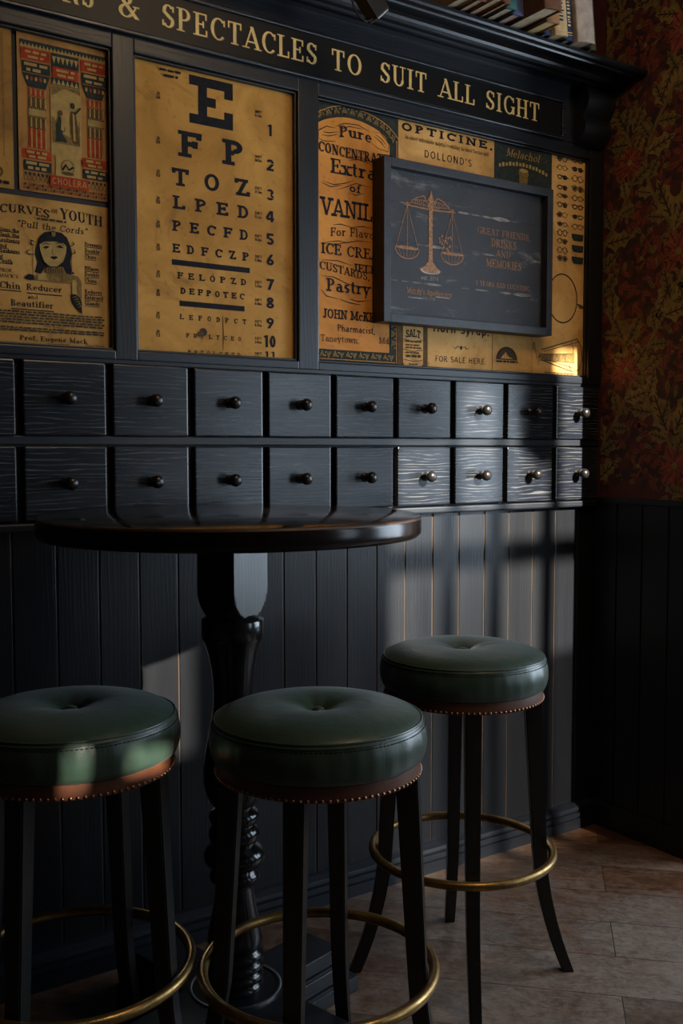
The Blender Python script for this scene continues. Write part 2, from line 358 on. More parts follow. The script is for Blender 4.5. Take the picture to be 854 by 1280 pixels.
# ------------------------------------------------------------------ lettering: own glyph set, built from stems, bars and bowls
# tokens: V stem, H bar, L diagonal, A bowl (outer ellipse), s serif, K beak (serif faces only)
G = {
'A': (.74, ['L .05 0 .38 1 t', 'L .36 1 .69 0 T', 'H .18 .56 .3', 's .07 0', 's .67 0']),
'B': (.66, ['V .15 0 1 T', 'A .30 .755 .26 .245 -90 90', 'A .31 .265 .31 .265 -90 90', 'H .12 .33 1', 'H .12 .33 .51', 'H .12 .33 0', 'l .15 0', 'l .15 1']),
'C': (.70, ['A .39 .5 .37 .5 42 318', 'K .66 .66 .93']),
'D': (.74, ['V .15 0 1 T', 'A .30 .5 .40 .5 -90 90', 'H .12 .32 1', 'H .12 .32 0', 'l .15 0', 'l .15 1']),
'E': (.64, ['V .15 0 1 T', 'H .12 .58 1', 'H .12 .44 .52', 'H .12 .60 0', 'l .15 0', 'l .15 1', 'K .56 .72 1', 'K .58 0 .28', 'K .43 .38 .66']),
'F': (.60, ['V .15 0 1 T', 'H .12 .56 1', 'H .12 .44 .52', 's .15 0', 'l .15 1', 'K .54 .72 1', 'K .43 .38 .66']),
'G': (.76, ['A .39 .5 .37 .5 42 330', 'V .66 .04 .44 T', 'k .50 .78 .42', 'K .66 .68 .93']),
'H': (.80, ['V .16 0 1 T', 'V .64 0 1 T', 'H .16 .64 .52', 's .16 0', 's .16 1', 's .64 0', 's .64 1']),
'I': (.36, ['V .18 0 1 T', 's .18 0', 's .18 1']),
'J': (.50, ['V .34 .22 1 T', 'A .22 .24 .20 .24 180 360', 's .34 1']),
'K': (.76, ['V .16 0 1 T', 'L .20 .40 .62 1 t', 'L .32 .56 .68 0 T', 's .16 0', 's .16 1', 's .62 1', 's .67 0']),
'L': (.60, ['V .15 0 1 T', 'H .12 .56 0', 'l .15 0', 's .15 1', 'K .55 0 .30']),
'M': (.94, ['V .13 0 1 t', 'V .80 0 1 T', 'L .13 1 .46 .1 T', 'L .46 .1 .80 1 t', 's .13 0', 's .80 0', 'l .13 1', 'r .80 1']),
'N': (.80, ['V .14 0 1 t', 'V .66 0 1 t', 'L .14 1 .66 0 T', 's .14 0', 'l .14 1', 's .66 1']),
'O': (.78, ['A .39 .5 .37 .5 0 360']),
'P': (.64, ['V .15 0 1 T', 'A .30 .73 .29 .27 -90 90', 'H .12 .32 1', 'H .12 .32 .49', 's .15 0', 'l .15 1']),
'Q': (.78, ['A .39 .5 .37 .5 0 360', 'L .40 .25 .72 -.12 T']),
'R': (.74, ['V .15 0 1 T', 'A .30 .74 .28 .26 -90 90', 'H .12 .32 1', 'H .12 .34 .50', 'L .34 .5 .66 0 T', 's .15 0', 'l .15 1', 'r .66 0']),
'S': (.58, ['A .29 .74 .25 .26 25 262', 'A .29 .27 .27 .27 -155 82', 'L .12 .66 .46 .36 T', 'K .51 .70 .95', 'K .06 .05 .30']),
'T': (.70, ['V .35 0 1 T', 'H .04 .66 1', 's .35 0', 'K .06 .70 1', 'K .64 .70 1']),
'U': (.78, ['V .16 .3 1 T', 'V .62 .3 1 t', 'A .39 .32 .30 .32 180 360', 's .16 1', 's .62 1']),
'V': (.74, ['L .08 1 .38 0 T', 'L .36 0 .66 1 t', 's .09 1', 's .65 1']),
'W': (1.04, ['L .07 1 .30 0 T', 'L .28 0 .52 1 t', 'L .50 1 .74 0 T', 'L .72 0 .96 1 t', 's .08 1', 's .52 1', 's .95 1']),
'X': (.74, ['L .08 1 .66 0 T', 'L .08 0 .66 1 t', 's .09 0', 's .09 1', 's .65 0', 's .65 1']),
'Y': (.72, ['L .07 1 .36 .45 T', 'L .36 .45 .65 1 t', 'V .36 0 .48 T', 's .36 0', 's .08 1', 's .64 1']),
'Z': (.66, ['H .06 .60 1', 'L .52 1 .14 0 T', 'H .06 .62 0', 'K .08 .72 1', 'K .60 0 .28']),
'&': (.80, ['A .34 .77 .19 .23 0 360', 'A .31 .27 .28 .28 60 335', 'L .22 .66 .72 0 T', 'L .52 .14 .68 .50 t', 'k .56 .80 .50']),
'1': (.40, ['V .22 0 1 T', 'L .06 .78 .22 .98 t']),
'2': (.58, ['A .29 .70 .25 .30 -10 170', 'L .46 .60 .10 .06 T', 'H .06 .54 0']),
'3': (.58, ['A .28 .74 .24 .26 -80 160', 'A .28 .27 .26 .27 -160 80']),
'4': (.62, ['V .43 0 1 T', 'L .38 1 .06 .34 t', 'H .04 .60 .28']),
'5': (.58, ['V .14 .50 1 t', 'H .10 .52 1', 'A .27 .31 .27 .31 -150 115']),
'6': (.60, ['A .30 .30 .26 .30 0 360', 'L .14 .42 .42 1 T']),
'7': (.54, ['H .04 .52 1', 'L .44 1 .18 0 T']),
'8': (.58, ['A .29 .75 .23 .25 0 360', 'A .29 .27 .27 .27 0 360']),
'9': (.60, ['A .30 .70 .26 .30 0 360', 'L .46 .58 .18 0 T']),
'0': (.60, ['A .30 .5 .27 .5 0 360']),
'a': (.60, ['A .27 .22 .24 .22 0 360', 'V .44 0 .50 T', 'A .28 .44 .21 .22 0 150', 'r .44 0']),
'b': (.62, ['V .14 0 1 T', 'A .33 .33 .26 .33 0 360', 'l .14 1']),
'c': (.54, ['A .29 .33 .26 .33 45 315', 'K .48 .44 .60']),
'd': (.62, ['V .48 0 1 T', 'A .29 .33 .26 .33 0 360', 'l .48 1', 'r .48 0']),
'e': (.56, ['A .29 .33 .26 .33 0 318', 'H .08 .50 .34']),
'f': (.40, ['V .17 0 .8 T', 'A .33 .80 .20 .20 40 180', 'H .03 .34 .62', 's .17 0']),
'g': (.60, ['A .27 .38 .23 .28 0 360', 'V .44 -.10 .66 T', 'A .26 -.10 .22 .20 180 360', 'r .44 .66']),
'h': (.66, ['V .14 0 1 T', 'V .50 0 .42 T', 'A .32 .40 .24 .26 0 180', 's .14 0', 'l .14 1', 's .50 0']),
'i': (.32, ['V .16 0 .66 T', 'D .16 .88', 's .16 0', 'l .16 .66']),
'j': (.32, ['V .18 -.1 .66 T', 'D .18 .88', 'A .06 -.1 .18 .18 200 360', 'l .18 .66']),
'k': (.64, ['V .14 0 1 T', 'L .18 .26 .50 .66 t', 'L .28 .38 .56 0 T', 's .14 0', 'l .14 1', 's .54 0', 's .48 .66']),
'l': (.30, ['V .15 0 1 T', 's .15 0', 'l .15 1']),
'm': (.98, ['V .14 0 .66 T', 'V .48 0 .42 T', 'V .82 0 .42 T', 'A .31 .40 .23 .26 0 180', 'A .65 .40 .23 .26 0 180', 's .14 0', 's .48 0', 's .82 0', 'l .14 .66']),
'n': (.66, ['V .14 0 .66 T', 'V .50 0 .42 T', 'A .32 .40 .24 .26 0 180', 's .14 0', 'l .14 .66', 's .50 0']),
'o': (.60, ['A .30 .33 .27 .33 0 360']),
'p': (.62, ['V .14 -.3 .66 T', 'A .33 .33 .26 .33 0 360', 'l .14 .66', 's .14 -.3']),
'q': (.62, ['V .48 -.3 .66 T', 'A .29 .33 .26 .33 0 360', 's .48 -.3']),
'r': (.48, ['V .15 0 .66 T', 'A .34 .42 .19 .24 30 170', 's .15 0', 'l .15 .66']),
's': (.48, ['A .24 .49 .19 .17 20 250', 'A .24 .18 .20 .18 -160 80', 'L .10 .44 .38 .22 T']),
't': (.40, ['V .17 .1 .88 T', 'H .03 .36 .62', 'A .28 .16 .16 .16 180 310']),
'u': (.66, ['V .14 .24 .66 T', 'V .50 0 .66 T', 'A .32 .26 .24 .26 180 360', 'l .14 .66', 'l .50 .66', 'r .50 0']),
'v': (.58, ['L .08 .66 .30 0 T', 'L .28 0 .50 .66 t', 's .09 .66', 's .50 .66']),
'w': (.84, ['L .07 .66 .25 0 T', 'L .24 0 .42 .66 t', 'L .41 .66 .60 0 T', 'L .58 0 .77 .66 t', 's .08 .66', 's .76 .66']),
'x': (.58, ['L .08 .66 .50 0 T', 'L .08 0 .50 .66 t', 's .09 0', 's .50 0', 's .09 .66', 's .50 .66']),
'y': (.58, ['L .08 .66 .30 0 T', 'L .16 -.3 .50 .66 t', 's .09 .66', 's .50 .66']),
'z': (.52, ['H .05 .47 .655', 'L .40 .64 .12 0 T', 'H .05 .48 0']),
'.': (.26, ['D .13 .07']), ',': (.26, ['D .13 .07', 'L .14 .08 .06 -.14 t']), "'": (.24, ['L .13 1 .09 .72 T']),
'"': (.40, ['L .13 1 .09 .72 T', 'L .30 1 .26 .72 T']), '-': (.4, ['k .06 .34 .36']), ' ': (.36, []),
}
# style: stem, hair, serif reach, serif thickness
STY = {'roman': (.155, .065, .11, .05), 'slab': (.17, .15, .13, .15), 'slabfine': (.12, .09, .10, .09), 'sans': (.15, .14, 0, 0), 'bold': (.20, .10, .11, .07), 'fat': (.24, .13, .12, .13)}

class Canvas:
    """flat print on one surface: 2-D shapes with a material each, lifted a hair off the sheet"""
    def __init__(s, plane, mb, mats, lift=.0006):
        s.pl = plane; s.mb = mb; s.mats = mats; s.k = 0; s.lift = lift
    def mi(s, name):
        if name not in s.mats: s.mats.append(name)
        return s.mats.index(name)
    def off(s, layer):
        s.k = (s.k+1) % 48
        return s.lift*(1+layer)+s.k*s.lift*.012
    def poly(s, pts, mat, layer=0):
        off = s.off(layer)
        vs = [s.pl(u, v, off) for u, v in pts]
        s.mb.add(vs, [list(range(len(vs)))], s.mi(mat))
    def quads(s, strip, mat, layer=0):
        """strip: list of (p, q) pairs"""
        off = s.off(layer); vs = []; fs = []
        for p, q in strip: vs += [s.pl(*p, off), s.pl(*q, off)]
        for i in range(len(strip)-1): fs.append([2*i, 2*i+1, 2*i+3, 2*i+2])
        s.mb.add(vs, fs, s.mi(mat))
    def rect(s, u0, v0, u1, v1, mat, layer=0): s.poly([(u0, v0), (u1, v0), (u1, v1), (u0, v1)], mat, layer)
    def line(s, pts, w, mat, layer=0, taper=False):
        st = []; n = len(pts)
        for i, p in enumerate(pts):
            a = pts[max(i-1, 0)]; b = pts[min(i+1, n-1)]; dx, dy = b[0]-a[0], b[1]-a[1]; L = hypot(dx, dy) or 1
            ww = w/2*(sin(pi*(i+.35)/(n-.3)) if taper else 1)
            st.append(((p[0]-dy/L*ww, p[1]+dx/L*ww), (p[0]+dy/L*ww, p[1]-dx/L*ww)))
        s.quads(st, mat, layer)
    def ell(s, cu, cv, ru, rv, mat, layer=0, n=20, rot=0):
        s.poly([(cu+ru*cos(a)*cos(rot)-rv*sin(a)*sin(rot), cv+ru*cos(a)*sin(rot)+rv*sin(a)*cos(rot)) for a in [2*pi*k/n for k in range(n)]], mat, layer)
    def ring(s, cu, cv, ru, rv, w, mat, layer=0, a0=0, a1=360, n=24):
        st = []
        for k in range(n+1):
            a = radians(a0+(a1-a0)*k/n); st.append(((cu+ru*cos(a), cv+rv*sin(a)), (cu+(ru-w)*cos(a), cv+(rv-w)*sin(a))))
        s.quads(st, mat, layer)
    def text(s, txt, u0, u1, v, h, style='roman', mat='ink', layer=0, track=.08, bow=0, slope=0, shear=0, heavy=1, grow=0):
        T, t, sr, sth = STY[style]; adv = []; x = 0
        for ch in txt:
            w = G[ch][0]; adv.append(x); x += w+track
        tot = x-track; sx = (u1-u0)/tot; comp = (h/sx)**.55 if sx > 0 else 1
        T *= heavy; t *= heavy; Tx = T*comp; tx = t*comp
        kind = {'T': Tx, 't': tx}; serif = sr > 0
        cur_off = [s.off(layer)]; m = s.mi(mat)
        def P(gx, gy):
            f = gx/tot
            k = 1+grow*(f-.5)
            return s.pl(u0+gx*sx+shear*gy*h, v+gy*h*k+bow*(1-(2*f-1)**2)+slope*gx*sx, cur_off[0])
        def quad(a, b, c, d): s.mb.add([P(*a), P(*b), P(*c), P(*d)], [[0, 1, 2, 3]], m)
        def bar(x0, x1, y, th):
            if y <= .001: ya, yb = y, y+th
            elif y >= .99 or abs(y-.66) < .008: ya, yb = y-th, y
            else: ya, yb = y-th/2, y+th/2
            quad((x0, ya), (x1, ya), (x1, yb), (x0, yb))
        for ch, ox in zip(txt, adv):
            for tok in G[ch][1]:
                cur_off[0] = s.off(layer)
                q = tok.split(); c = q[0]; n = [float(z) if z[-1] not in 'Tt' else z for z in q[1:]]
                if c == 'V':
                    w = kind[n[3]]/2; quad((ox+n[0]-w, n[1]), (ox+n[0]+w, n[1]), (ox+n[0]+w, n[2]), (ox+n[0]-w, n[2]))
                elif c in 'Hk': bar(ox+n[0], ox+n[1], n[2], t if c == 'H' else (t if not serif else sth))
                elif c == 'L':
                    w = kind[n[4]]/2; dx, dy = n[2]-n[0], n[3]-n[1]; L = hypot(dx, dy); w *= min(1.6, L/abs(dy)) if abs(dy) > .1 else 1
                    quad((ox+n[0]-w, n[1]), (ox+n[0]+w, n[1]), (ox+n[2]+w, n[3]), (ox+n[2]-w, n[3]))
                elif c == 'A':
                    cx, cy, rx, ry, a0, a1 = n; k = max(4, int(abs(a1-a0)/18)); vs = []; fs = []
                    for i in range(k+1):
                        a = radians(a0+(a1-a0)*i/k); ri, rj = max(rx-Tx, rx*.12), max(ry-t, ry*.12)
                        vs += [P(ox+cx+rx*cos(a), cy+ry*sin(a)), P(ox+cx+ri*cos(a), cy+rj*sin(a))]
                    for i in range(k): fs.append([2*i, 2*i+1, 2*i+3, 2*i+2])
                    s.mb.add(vs, fs, m)
                elif c in 'slr' and serif:
                    x, y = n; a = sr*comp+Tx/2
                    x0 = ox+x-(a if c in 'sl' else 0); x1 = ox+x+(a if c in 'sr' else 0)
                    ya, yb = (y, y+sth) if (y <= .001) else (y-sth, y)
                    quad((x0, ya), (x1, ya), (x1, yb), (x0, yb))
                elif c == 'K' and serif:
                    w = max(tx, .05)/2; quad((ox+n[0]-w, n[1]), (ox+n[0]+w, n[1]), (ox+n[0]+w*1.2, n[2]), (ox+n[0]-w*1.2, n[2]))
                elif c == 'D':
                    r = T*.62; vs = [P(ox+n[0]+r*comp*cos(2*pi*k/10), n[1]+r*sin(2*pi*k/10)) for k in range(10)]
                    s.mb.add(vs, [list(range(10))], m)
    def dashes(s, u0, u1, v, h, mat='ink_soft', seed=0, slope=0):
        """a line of print too small to read"""
        rn = random.Random(seed+int(v*1e4)); u = u0
        while u < u1-h:
            w = h*rn.uniform(1.2, 4.2); w = min(w, u1-u)
            s.rect(u, v, u+w, v+h*rn.uniform(.75, 1), mat, 4); u += w+h*.7

def wall_plane(Y): return lambda u, v, off: (u, Y-off, v)

class Poster:
    def __init__(s, name, label, x0, x1, z0, z1, pap, Y=.02, th=.0015, cat='poster', group=None):
        s.name, s.label, s.cat, s.group, s.Y = name, label, cat, group, Y
        s.x0, s.x1, s.z0, s.z1 = x0, x1, z0, z1
        s.mb = MB(); s.mats = [pap]; s.mb.box(x0, x1, Y, Y+th, z0, z1, 0)
        s.c = Canvas(wall_plane(Y), s.mb, s.mats)
    def px(s, x, y): return W(x, y, s.Y)
    def ppoly(s, pts, mat, layer=0): s.c.poly([s.px(*p) for p in pts], mat, layer)
    def pline(s, pts, w, mat, layer=0, taper=False): s.c.line([s.px(*p) for p in pts], w, mat, layer, taper)
    def ptext(s, txt, xl, yl, xr, yr, top, **k):
        """text whose baseline runs from pixel (xl, yl) to (xr, yr), capitals reaching pixel height top at the left"""
        a = s.px(xl, yl); b = s.px(xr, yr); h = s.px(xl, top)[1]-a[1]
        s.c.text(txt, a[0], b[0], (a[1]+b[1])/2, h, **k)
    def done(s):
        o = s.mb.build(s.name, s.mats, recalc=False); tag(o, s.label, s.cat, s.group); return o

# ================================================================== THE ROOM
XL, XR, YF, ZC = -4.6, 1.3, -3.4, 3.25       # left wall, bay wall, street wall, ceiling
PL = .1035                                    # wainscot board pitch
GZ = 1.115                                    # top of the wainscot on the right wall
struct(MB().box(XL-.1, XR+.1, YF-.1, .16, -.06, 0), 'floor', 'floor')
struct(MB().box(XL-.1, XR+.1, YF-.1, .16, ZC, ZC+.06), 'ceiling', 'ceiling')

# --- back wall: plaster core, boarded wainscot, wallpaper above the cabinet
struct(MB().box(XL, .10, .06, .16, 0, ZC, 0), 'wall_back', 'wallpaper')
b = MB()
x = -.083+PL
xs = []
while x > XL: xs.append(x); x -= PL
for i in range(len(xs)-1):
    x1, x0 = min(xs[i], -.001), xs[i+1]
    b.box(x0+.0021, x1-.0021, .02, .045, .03, 1.083, 0, bev=.0016)
b.box(XL, 0, .0226, .059, .03, 1.083, 1)
struct(b, 'trim_2', ['plank', 'groove'])
prof = [(.02, 0), (-.017, 0), (-.017, .034), (-.010, .0355), (-.010, .0405), (-.0155, .0420), (-.0145, .0550), (-.0065, .0565), (-.0065, .0610), (-.0110, .0625), (-.0090, .0720), (-.001, .0770), (.006, .0815), (.02, .083)]
struct(MB().sweep(prof, XL, -.0), 'baseboard_back', 'paint')

# --- right wall: a short return with boarding below and patterned paper above
RE = -.405
b = MB(); b.box(0, .10, RE, .16, 0, ZC, 0)
y = .02
while y > RE:
    y0 = max(y-PL, RE); b.box(-.010, .012, y0+.0022, y-.0022, .03, GZ-.02, 1, bev=.0022); y -= PL
mats = ['wallpaper', 'stile']
cv = Canvas(lambda u, v, off: (-off, u, v), b, mats, lift=.0004)
def leaf(cu, cv_, L, wd_, ang, mat, layer=1, vein='wp_dark', lobes=0):
    n = 9; pts = []
    for sgn, rng in ((1, range(n+1)), (-1, range(n, -1, -1))):
        for i in rng:
            t = i/n; w = wd_*sin(pi*t**.8)*(1+(.35*cos(t*pi*lobes*2) if lobes else 0))
            xx, yy = t*L, sgn*w
            pts.append((cu+xx*cos(ang)-yy*sin(ang), cv_+xx*sin(ang)+yy*cos(ang)))
    cv.poly(pts, mat, layer)
    cv.line([(cu+L*.08*cos(ang), cv_+L*.08*sin(ang)), (cu+L*.9*cos(ang), cv_+L*.9*sin(ang))], wd_*.18, vein, layer+1)
    if lobes:
        for k in range(1, 5):
            for sg in (1, -1):
                t = k/5.5; bx, by = cu+L*t*cos(ang), cv_+L*t*sin(ang); a2 = ang+sg*.7
                cv.line([(bx, by), (bx+L*.16*cos(a2), by+L*.16*sin(a2))], wd_*.12, vein, layer+1)
def flower(u, v, r, ang, a='wp_red', c='wp_rust'):
    for k in range(9):
        leaf(u, v, r*(1 if k % 2 else .86), r*.30, ang+2*pi*k/9, a if k % 2 else c, 3)
    for k in range(7): leaf(u, v, r*.55, r*.17, ang+.3+2*pi*k/7, c if k % 2 else a, 5)
    cv.ell(u, v, r*.16, r*.16, 'wp_gold', 7, 10)
rw = random.Random(5)
for band, (u0, ph) in enumerate(((-.05, 0), (-.24, pi), (-.43, 0))):
    z = 1.13
    amp = .072
    f = lambda zz: u0+amp*sin(2*pi*(zz-1.02)/.66+ph)
    if u0 > -.4: cv.line([(f(1.115+.02*i), 1.115+.02*i) for i in range(107)], .013, 'wp_olive', 1)
    k = 0
    while z < 3.2:
        u = f(z); slope = atan2(.02, f(z+.02)-u)
        sg = 1 if k % 2 else -1
        ang = slope+sg*rw.uniform(.6, 1.1)
        L = rw.uniform(.07, .12)
        leaf(u, z, L, L*.24, ang, ['wp_olive', 'wp_gold', 'wp_olive'][k % 3], 2, lobes=3)
        z += .043; k += 1
    z = 1.16
    while z < 3.2:                                                     # fine filling leaves of the ground
        u = rw.uniform(-.36, -.002); leaf(u, z, rw.uniform(.03, .05), .008, rw.uniform(0, 6.28), rw.choice(['wp_dark', 'wp_rust', 'wp_olive']), 0)
        u = rw.uniform(-.36, -.002); leaf(u, z, rw.uniform(.03, .06), .010, rw.uniform(0, 6.28), rw.choice(['wp_rust', 'wp_dark']), 0)
        z += .008
for zf in (1.20, 1.86, 2.52):
    flower(-.300, zf+.02, .075, .4); flower(-.105, zf+.33, .062, 1.1, 'wp_rust', 'wp_red'); flower(-.16, zf+.02, .048, .2, 'wp_rust', 'wp_dark')
    for sg in (1, -1):
        leaf(-.285+sg*.012, zf+.12, .15, .034, pi/2-sg*.42, 'wp_gold', 2, lobes=3)
        leaf(-.285+sg*.010, zf-.07, .12, .030, -pi/2+sg*.5, 'wp_gold', 2, lobes=3)
        leaf(-.105+sg*.010, zf+.42, .10, .026, pi/2-sg*.5, 'wp_olive', 2, lobes=3)
for v in range(len(b.v)):
    u, w_, h = b.v[v]
    if u < 0 and u > -.008: b.v[v] = (u, min(max(w_, RE), .0), min(max(h, GZ), ZC))
tag(b.build('wall_right', mats, recalc=False), kind='structure')
struct(MB().box(-.022, 0, RE, 0, 0, .085, bev=.004), 'baseboard_right', 'stile')
struct(MB().box(-.018, 0, RE, 0, GZ-.022, GZ, bev=.005), 'trim_1', 'stile')

# --- the rest of the room, behind and beside the camera
struct(MB().box(-.012, .10, RE-.012, RE, 0, ZC, bev=.003), 'trim_3', 'stile')
struct(MB().box(XL-.1, XL, YF, .16, 0, ZC), 'wall_left', 'plaster')
struct(MB().box(.10, XR+.1, RE, RE+.1, 0, ZC), 'wall_return', 'plaster')
def holed(name, hor0, hor1, holes, fixed, axis, th):
    """a wall with rectangular openings: holes = (h0, h1, z0, z1)"""
    b = MB()
    def bx(a0, a1, z0, z1):
        if a1-a0 < 1e-4 or z1-z0 < 1e-4: return
        if axis == 'Y': b.box(a0, a1, fixed-th, fixed, z0, z1)
        else: b.box(fixed, fixed+th, a0, a1, z0, z1)
    cur = hor0
    for h0, h1, z0, z1 in sorted(holes):
        bx(cur, h0, 0, ZC); bx(h0, h1, 0, z0); bx(h0, h1, z1, ZC); cur = h1
    bx(cur, hor1, 0, ZC)
    return struct(b, name, 'plaster')
SX = lambda x: x+.20*3.4                               # where the sun crosses the street wall on its way to a point of the back wall
SZ = lambda z: z+.45*3.4
holed('wall_front', XL, XR+.1, [(-.20, 1.10, .65, 3.18), (-.95, -.79, 2.03, 2.60), (-1.41, -1.29, 1.940, 2.01), (-1.51, -1.475, 1.92, 2.03)], YF, 'Y', .1)  # the three small slits are added to throw sun patches on wall and cushion
holed('wall_bay', YF, RE, [(-2.4, -.7, .5, 2.2)], XR, 'X', .1)
def sash(name, h0, h1, z0, z1, fixed, axis, vbars, zr, extra=None):
    b = MB()
    def bar(a0, a1, q0, q1):
        if axis == 'Y': b.box(a0, a1, fixed-.07, fixed-.02, q0, q1, bev=.004)
        else: b.box(fixed+.02, fixed+.07, a0, a1, q0, q1, bev=.004)
    bar(h0, h1, z0, z0+.07); bar(h0, h1, z1-.03, z1); bar(h0, h0+.03, z0, z1); bar(h1-.03, h1, z0, z1)
    for c in vbars: bar(c-.027, c+.027, z0, z1)
    for z in zr: bar(h0, h1, z-.032, z+.032)
    if extra: extra(b)
    struct(b, name, ['black_metal', 'ceiling'])
def sun_mask(b):
    # added mask: edge traced from the wanted sun patches, blank sheet and slats below
    tops = [(-.95, 1.26), (-.875, 1.26), (-.865, 1.29), (-.70, 1.29), (-.66, 1.31), (-.635, 1.40), (-.60, 1.44), (-.55, 1.465), (-.50, 1.46), (-.44, 1.42), (-.40, 1.38), (-.375, 1.31), (-.36, 1.27), (-.27, 1.21), (-.225, 1.26), (-.215, 1.47), (-.20, 1.62), (-.15, 1.64), (-.11, 1.64), (-.05, 1.64), (.28, 1.64)]
    up = 3.2
    for (xa, za), (xb, zb_) in zip(tops[:-1], tops[1:]):
        b.add([(SX(xa), YF-.015, SZ(za)), (SX(xb), YF-.015, SZ(zb_)), (SX(xb), YF-.015, up), (SX(xa), YF-.015, up)], [[0, 1, 2, 3]], 1)
        b.add([(SX(xa), YF-.010, SZ(za)), (SX(xb), YF-.010, SZ(zb_)), (SX(xb), YF-.010, up), (SX(xa), YF-.010, up)], [[0, 1, 2, 3]], 1)
    b.box(-.20, 1.10, YF-.05, YF-.04, .65, SZ(-.02), 1)
    for k in range(47): b.box(-.20, 1.10, YF-.05, YF-.045, SZ(-.02)+.014*k, SZ(-.02)+.014*k+.0088, 1)
sash('window_1', -.20, 1.10, .65, 3.18, YF, 'Y', [SX(-.63), SX(-.44), SX(-.21)], [SZ(.975)], sun_mask)
b = MB()
for k in range(42): b.box(-.97, -.77, YF-.06, YF-.055, 2.03+.014*k, 2.03+.014*k+.0045, 0)
struct(b, 'sun_slats', ['black_metal'])  # unseen slats added to dim the sun through the slit by the table
sash('window_2', -2.4, -.7, .5, 2.2, XR, 'X', [-1.83, -1.27], [1.35])

# ================================================================== APOTHECARY CABINET
cab = thing('apothecary_cabinet', 'black panelled apothecary cabinet with two rows of small drawers under a gilt-lettered fascia', 'cabinet', (0, 0, 0))
DW, DP, DX = .1955, .2134, -.2125
NL = 12                                                # columns of drawers, running out of the frame to the left
CX0 = DX-DP*(NL-1)-.02
OPEN = [(-2.70, -1.696), (-1.640, -1.183), (-1.120, -.066)]
ZB, ZT = 1.510, 2.216
f = MB()
# carcass behind the drawers and the frame round the three poster panels
f.box(CX0, -.002, .018, .058, 1.09, 1.50, 1)
f.box(CX0, -.002, .024, .058, 1.50, 2.43, 1)
cur = CX0
for a, c2 in OPEN:
    f.box(cur, a, 0, .03, 1.488, 2.255, 2, bev=.003); cur = c2
f.box(cur, -.002, 0, .03, 1.488, 2.255, 2, bev=.003)
for a, c2 in OPEN:
    f.box(a-.001, c2+.001, 0, .03, 1.488, ZB, 0, bev=.003); f.box(a-.001, c2+.001, 0, .03, ZT, 2.255, 0, bev=.003)
    for x0, x1, z0, z1 in ((a, c2, ZB, ZB+.006), (a, c2, ZT-.006, ZT), (a, a+.006, ZB, ZT), (c2-.006, c2, ZB, ZT)):   # inner bead
        f.box(x0, x1, .008, .021, z0, z1, 0, bev=.002)
f.box(CX0, -.002, .004, .03, 1.2845, 1.3045, 0, bev=.002)                # rail between the drawer rows
f.box(CX0, -.002, .004, .03, 1.478, 1.490, 0, bev=.002)
f.box(CX0, -.002, -.008, .058, 1.084, 1.104, 0, bev=.005)               # ledge under the drawers
f.build('carcass', ['paint', 'gap', 'stile'], cab)

def knob_mb():
    return MB().lathe([(0, 0), (.013, 0), (.0135, .0025), (.010, .005), (.0065, .009), (.0062, .014), (.009, .018), (.0135, .022), (.0160, .028), (.0163, .033), (.0145, .039), (.010, .043), (.005, .0448), (0, .045)], 28, axis='-Y')
ZR = [(1.3065, 1.4765), (1.1065, 1.2825)]
d0 = MB().box(0, DW, -.004, .02, -.0855, .0855, 0, bev=.0035).build('drawer', 'drawer', cab)
d0.location = (DX, .0, 1.3915)
k0 = knob_mb().build('knob', 'knob', d0); k0.location = (DW/2, -.004, 0)
for r, zc in enumerate((1.3915, 1.1945)):
    for k in range(NL):
        if r == 0 and k == 0: continue
        copy_d = copy_tree(d0, cab); copy_d.location = (DX-k*DP, 0, zc)

# fascia: lettering board in a moulded frame
fa = MB()
FZ0, FZ1, FX = 2.262, 2.366, -.212
fa.box(CX0, -.13, .0, .03, 2.255, 2.432, 0)
fb = fa.build('fascia', ['paint'], cab)
mo = MB()
for x0, x1, z0, z1 in ((CX0, FX+.012, FZ0-.010, FZ0), (CX0, FX+.012, FZ1, FZ1+.010), (FX, FX+.012, FZ0, FZ1)):
    mo.box(x0, x1, -.012, .0, z0, z1, 0, bev=.003)
mo.build('moulding', 'drawer', cab)
bo = MB(); bo.box(CX0, -.312, -.006, .0, FZ0, FZ1, 0); 
bo.box(-.309, FX, -.005, .0, FZ0, FZ1, 0)
lb = bo.build('lettering_board', ['board'], cab)
def word(t, xl, xr, zb=2.2905, h=.0545):
    sg = MB(); smats = []; sc_ = Canvas(wall_plane(-.006), sg, smats)
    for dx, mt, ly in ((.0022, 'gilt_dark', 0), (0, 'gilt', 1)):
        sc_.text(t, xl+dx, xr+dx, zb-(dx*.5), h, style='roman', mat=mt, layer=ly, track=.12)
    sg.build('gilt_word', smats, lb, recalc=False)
Y6 = -.006
for t, xl, yl, xr, yr in (('SPECTACLES', 202, 35, 396, 84), ('TO', 414, 91, 452, 99), ('SUIT', 475, 106, 533, 120), ('ALL', 549, 126, 593, 135), ('SIGHT', 607, 140, 674, 155)):
    a, c2 = W(xl, yl, Y6), W(xr, yr, Y6); word(t, a[0], c2[0])
a, c2 = W(147, 22, Y6), W(174, 26, Y6); word('&', a[0], c2[0])
a, c2 = W(79, 0, Y6), W(117, 10, Y6); word('NS', a[0], c2[0])

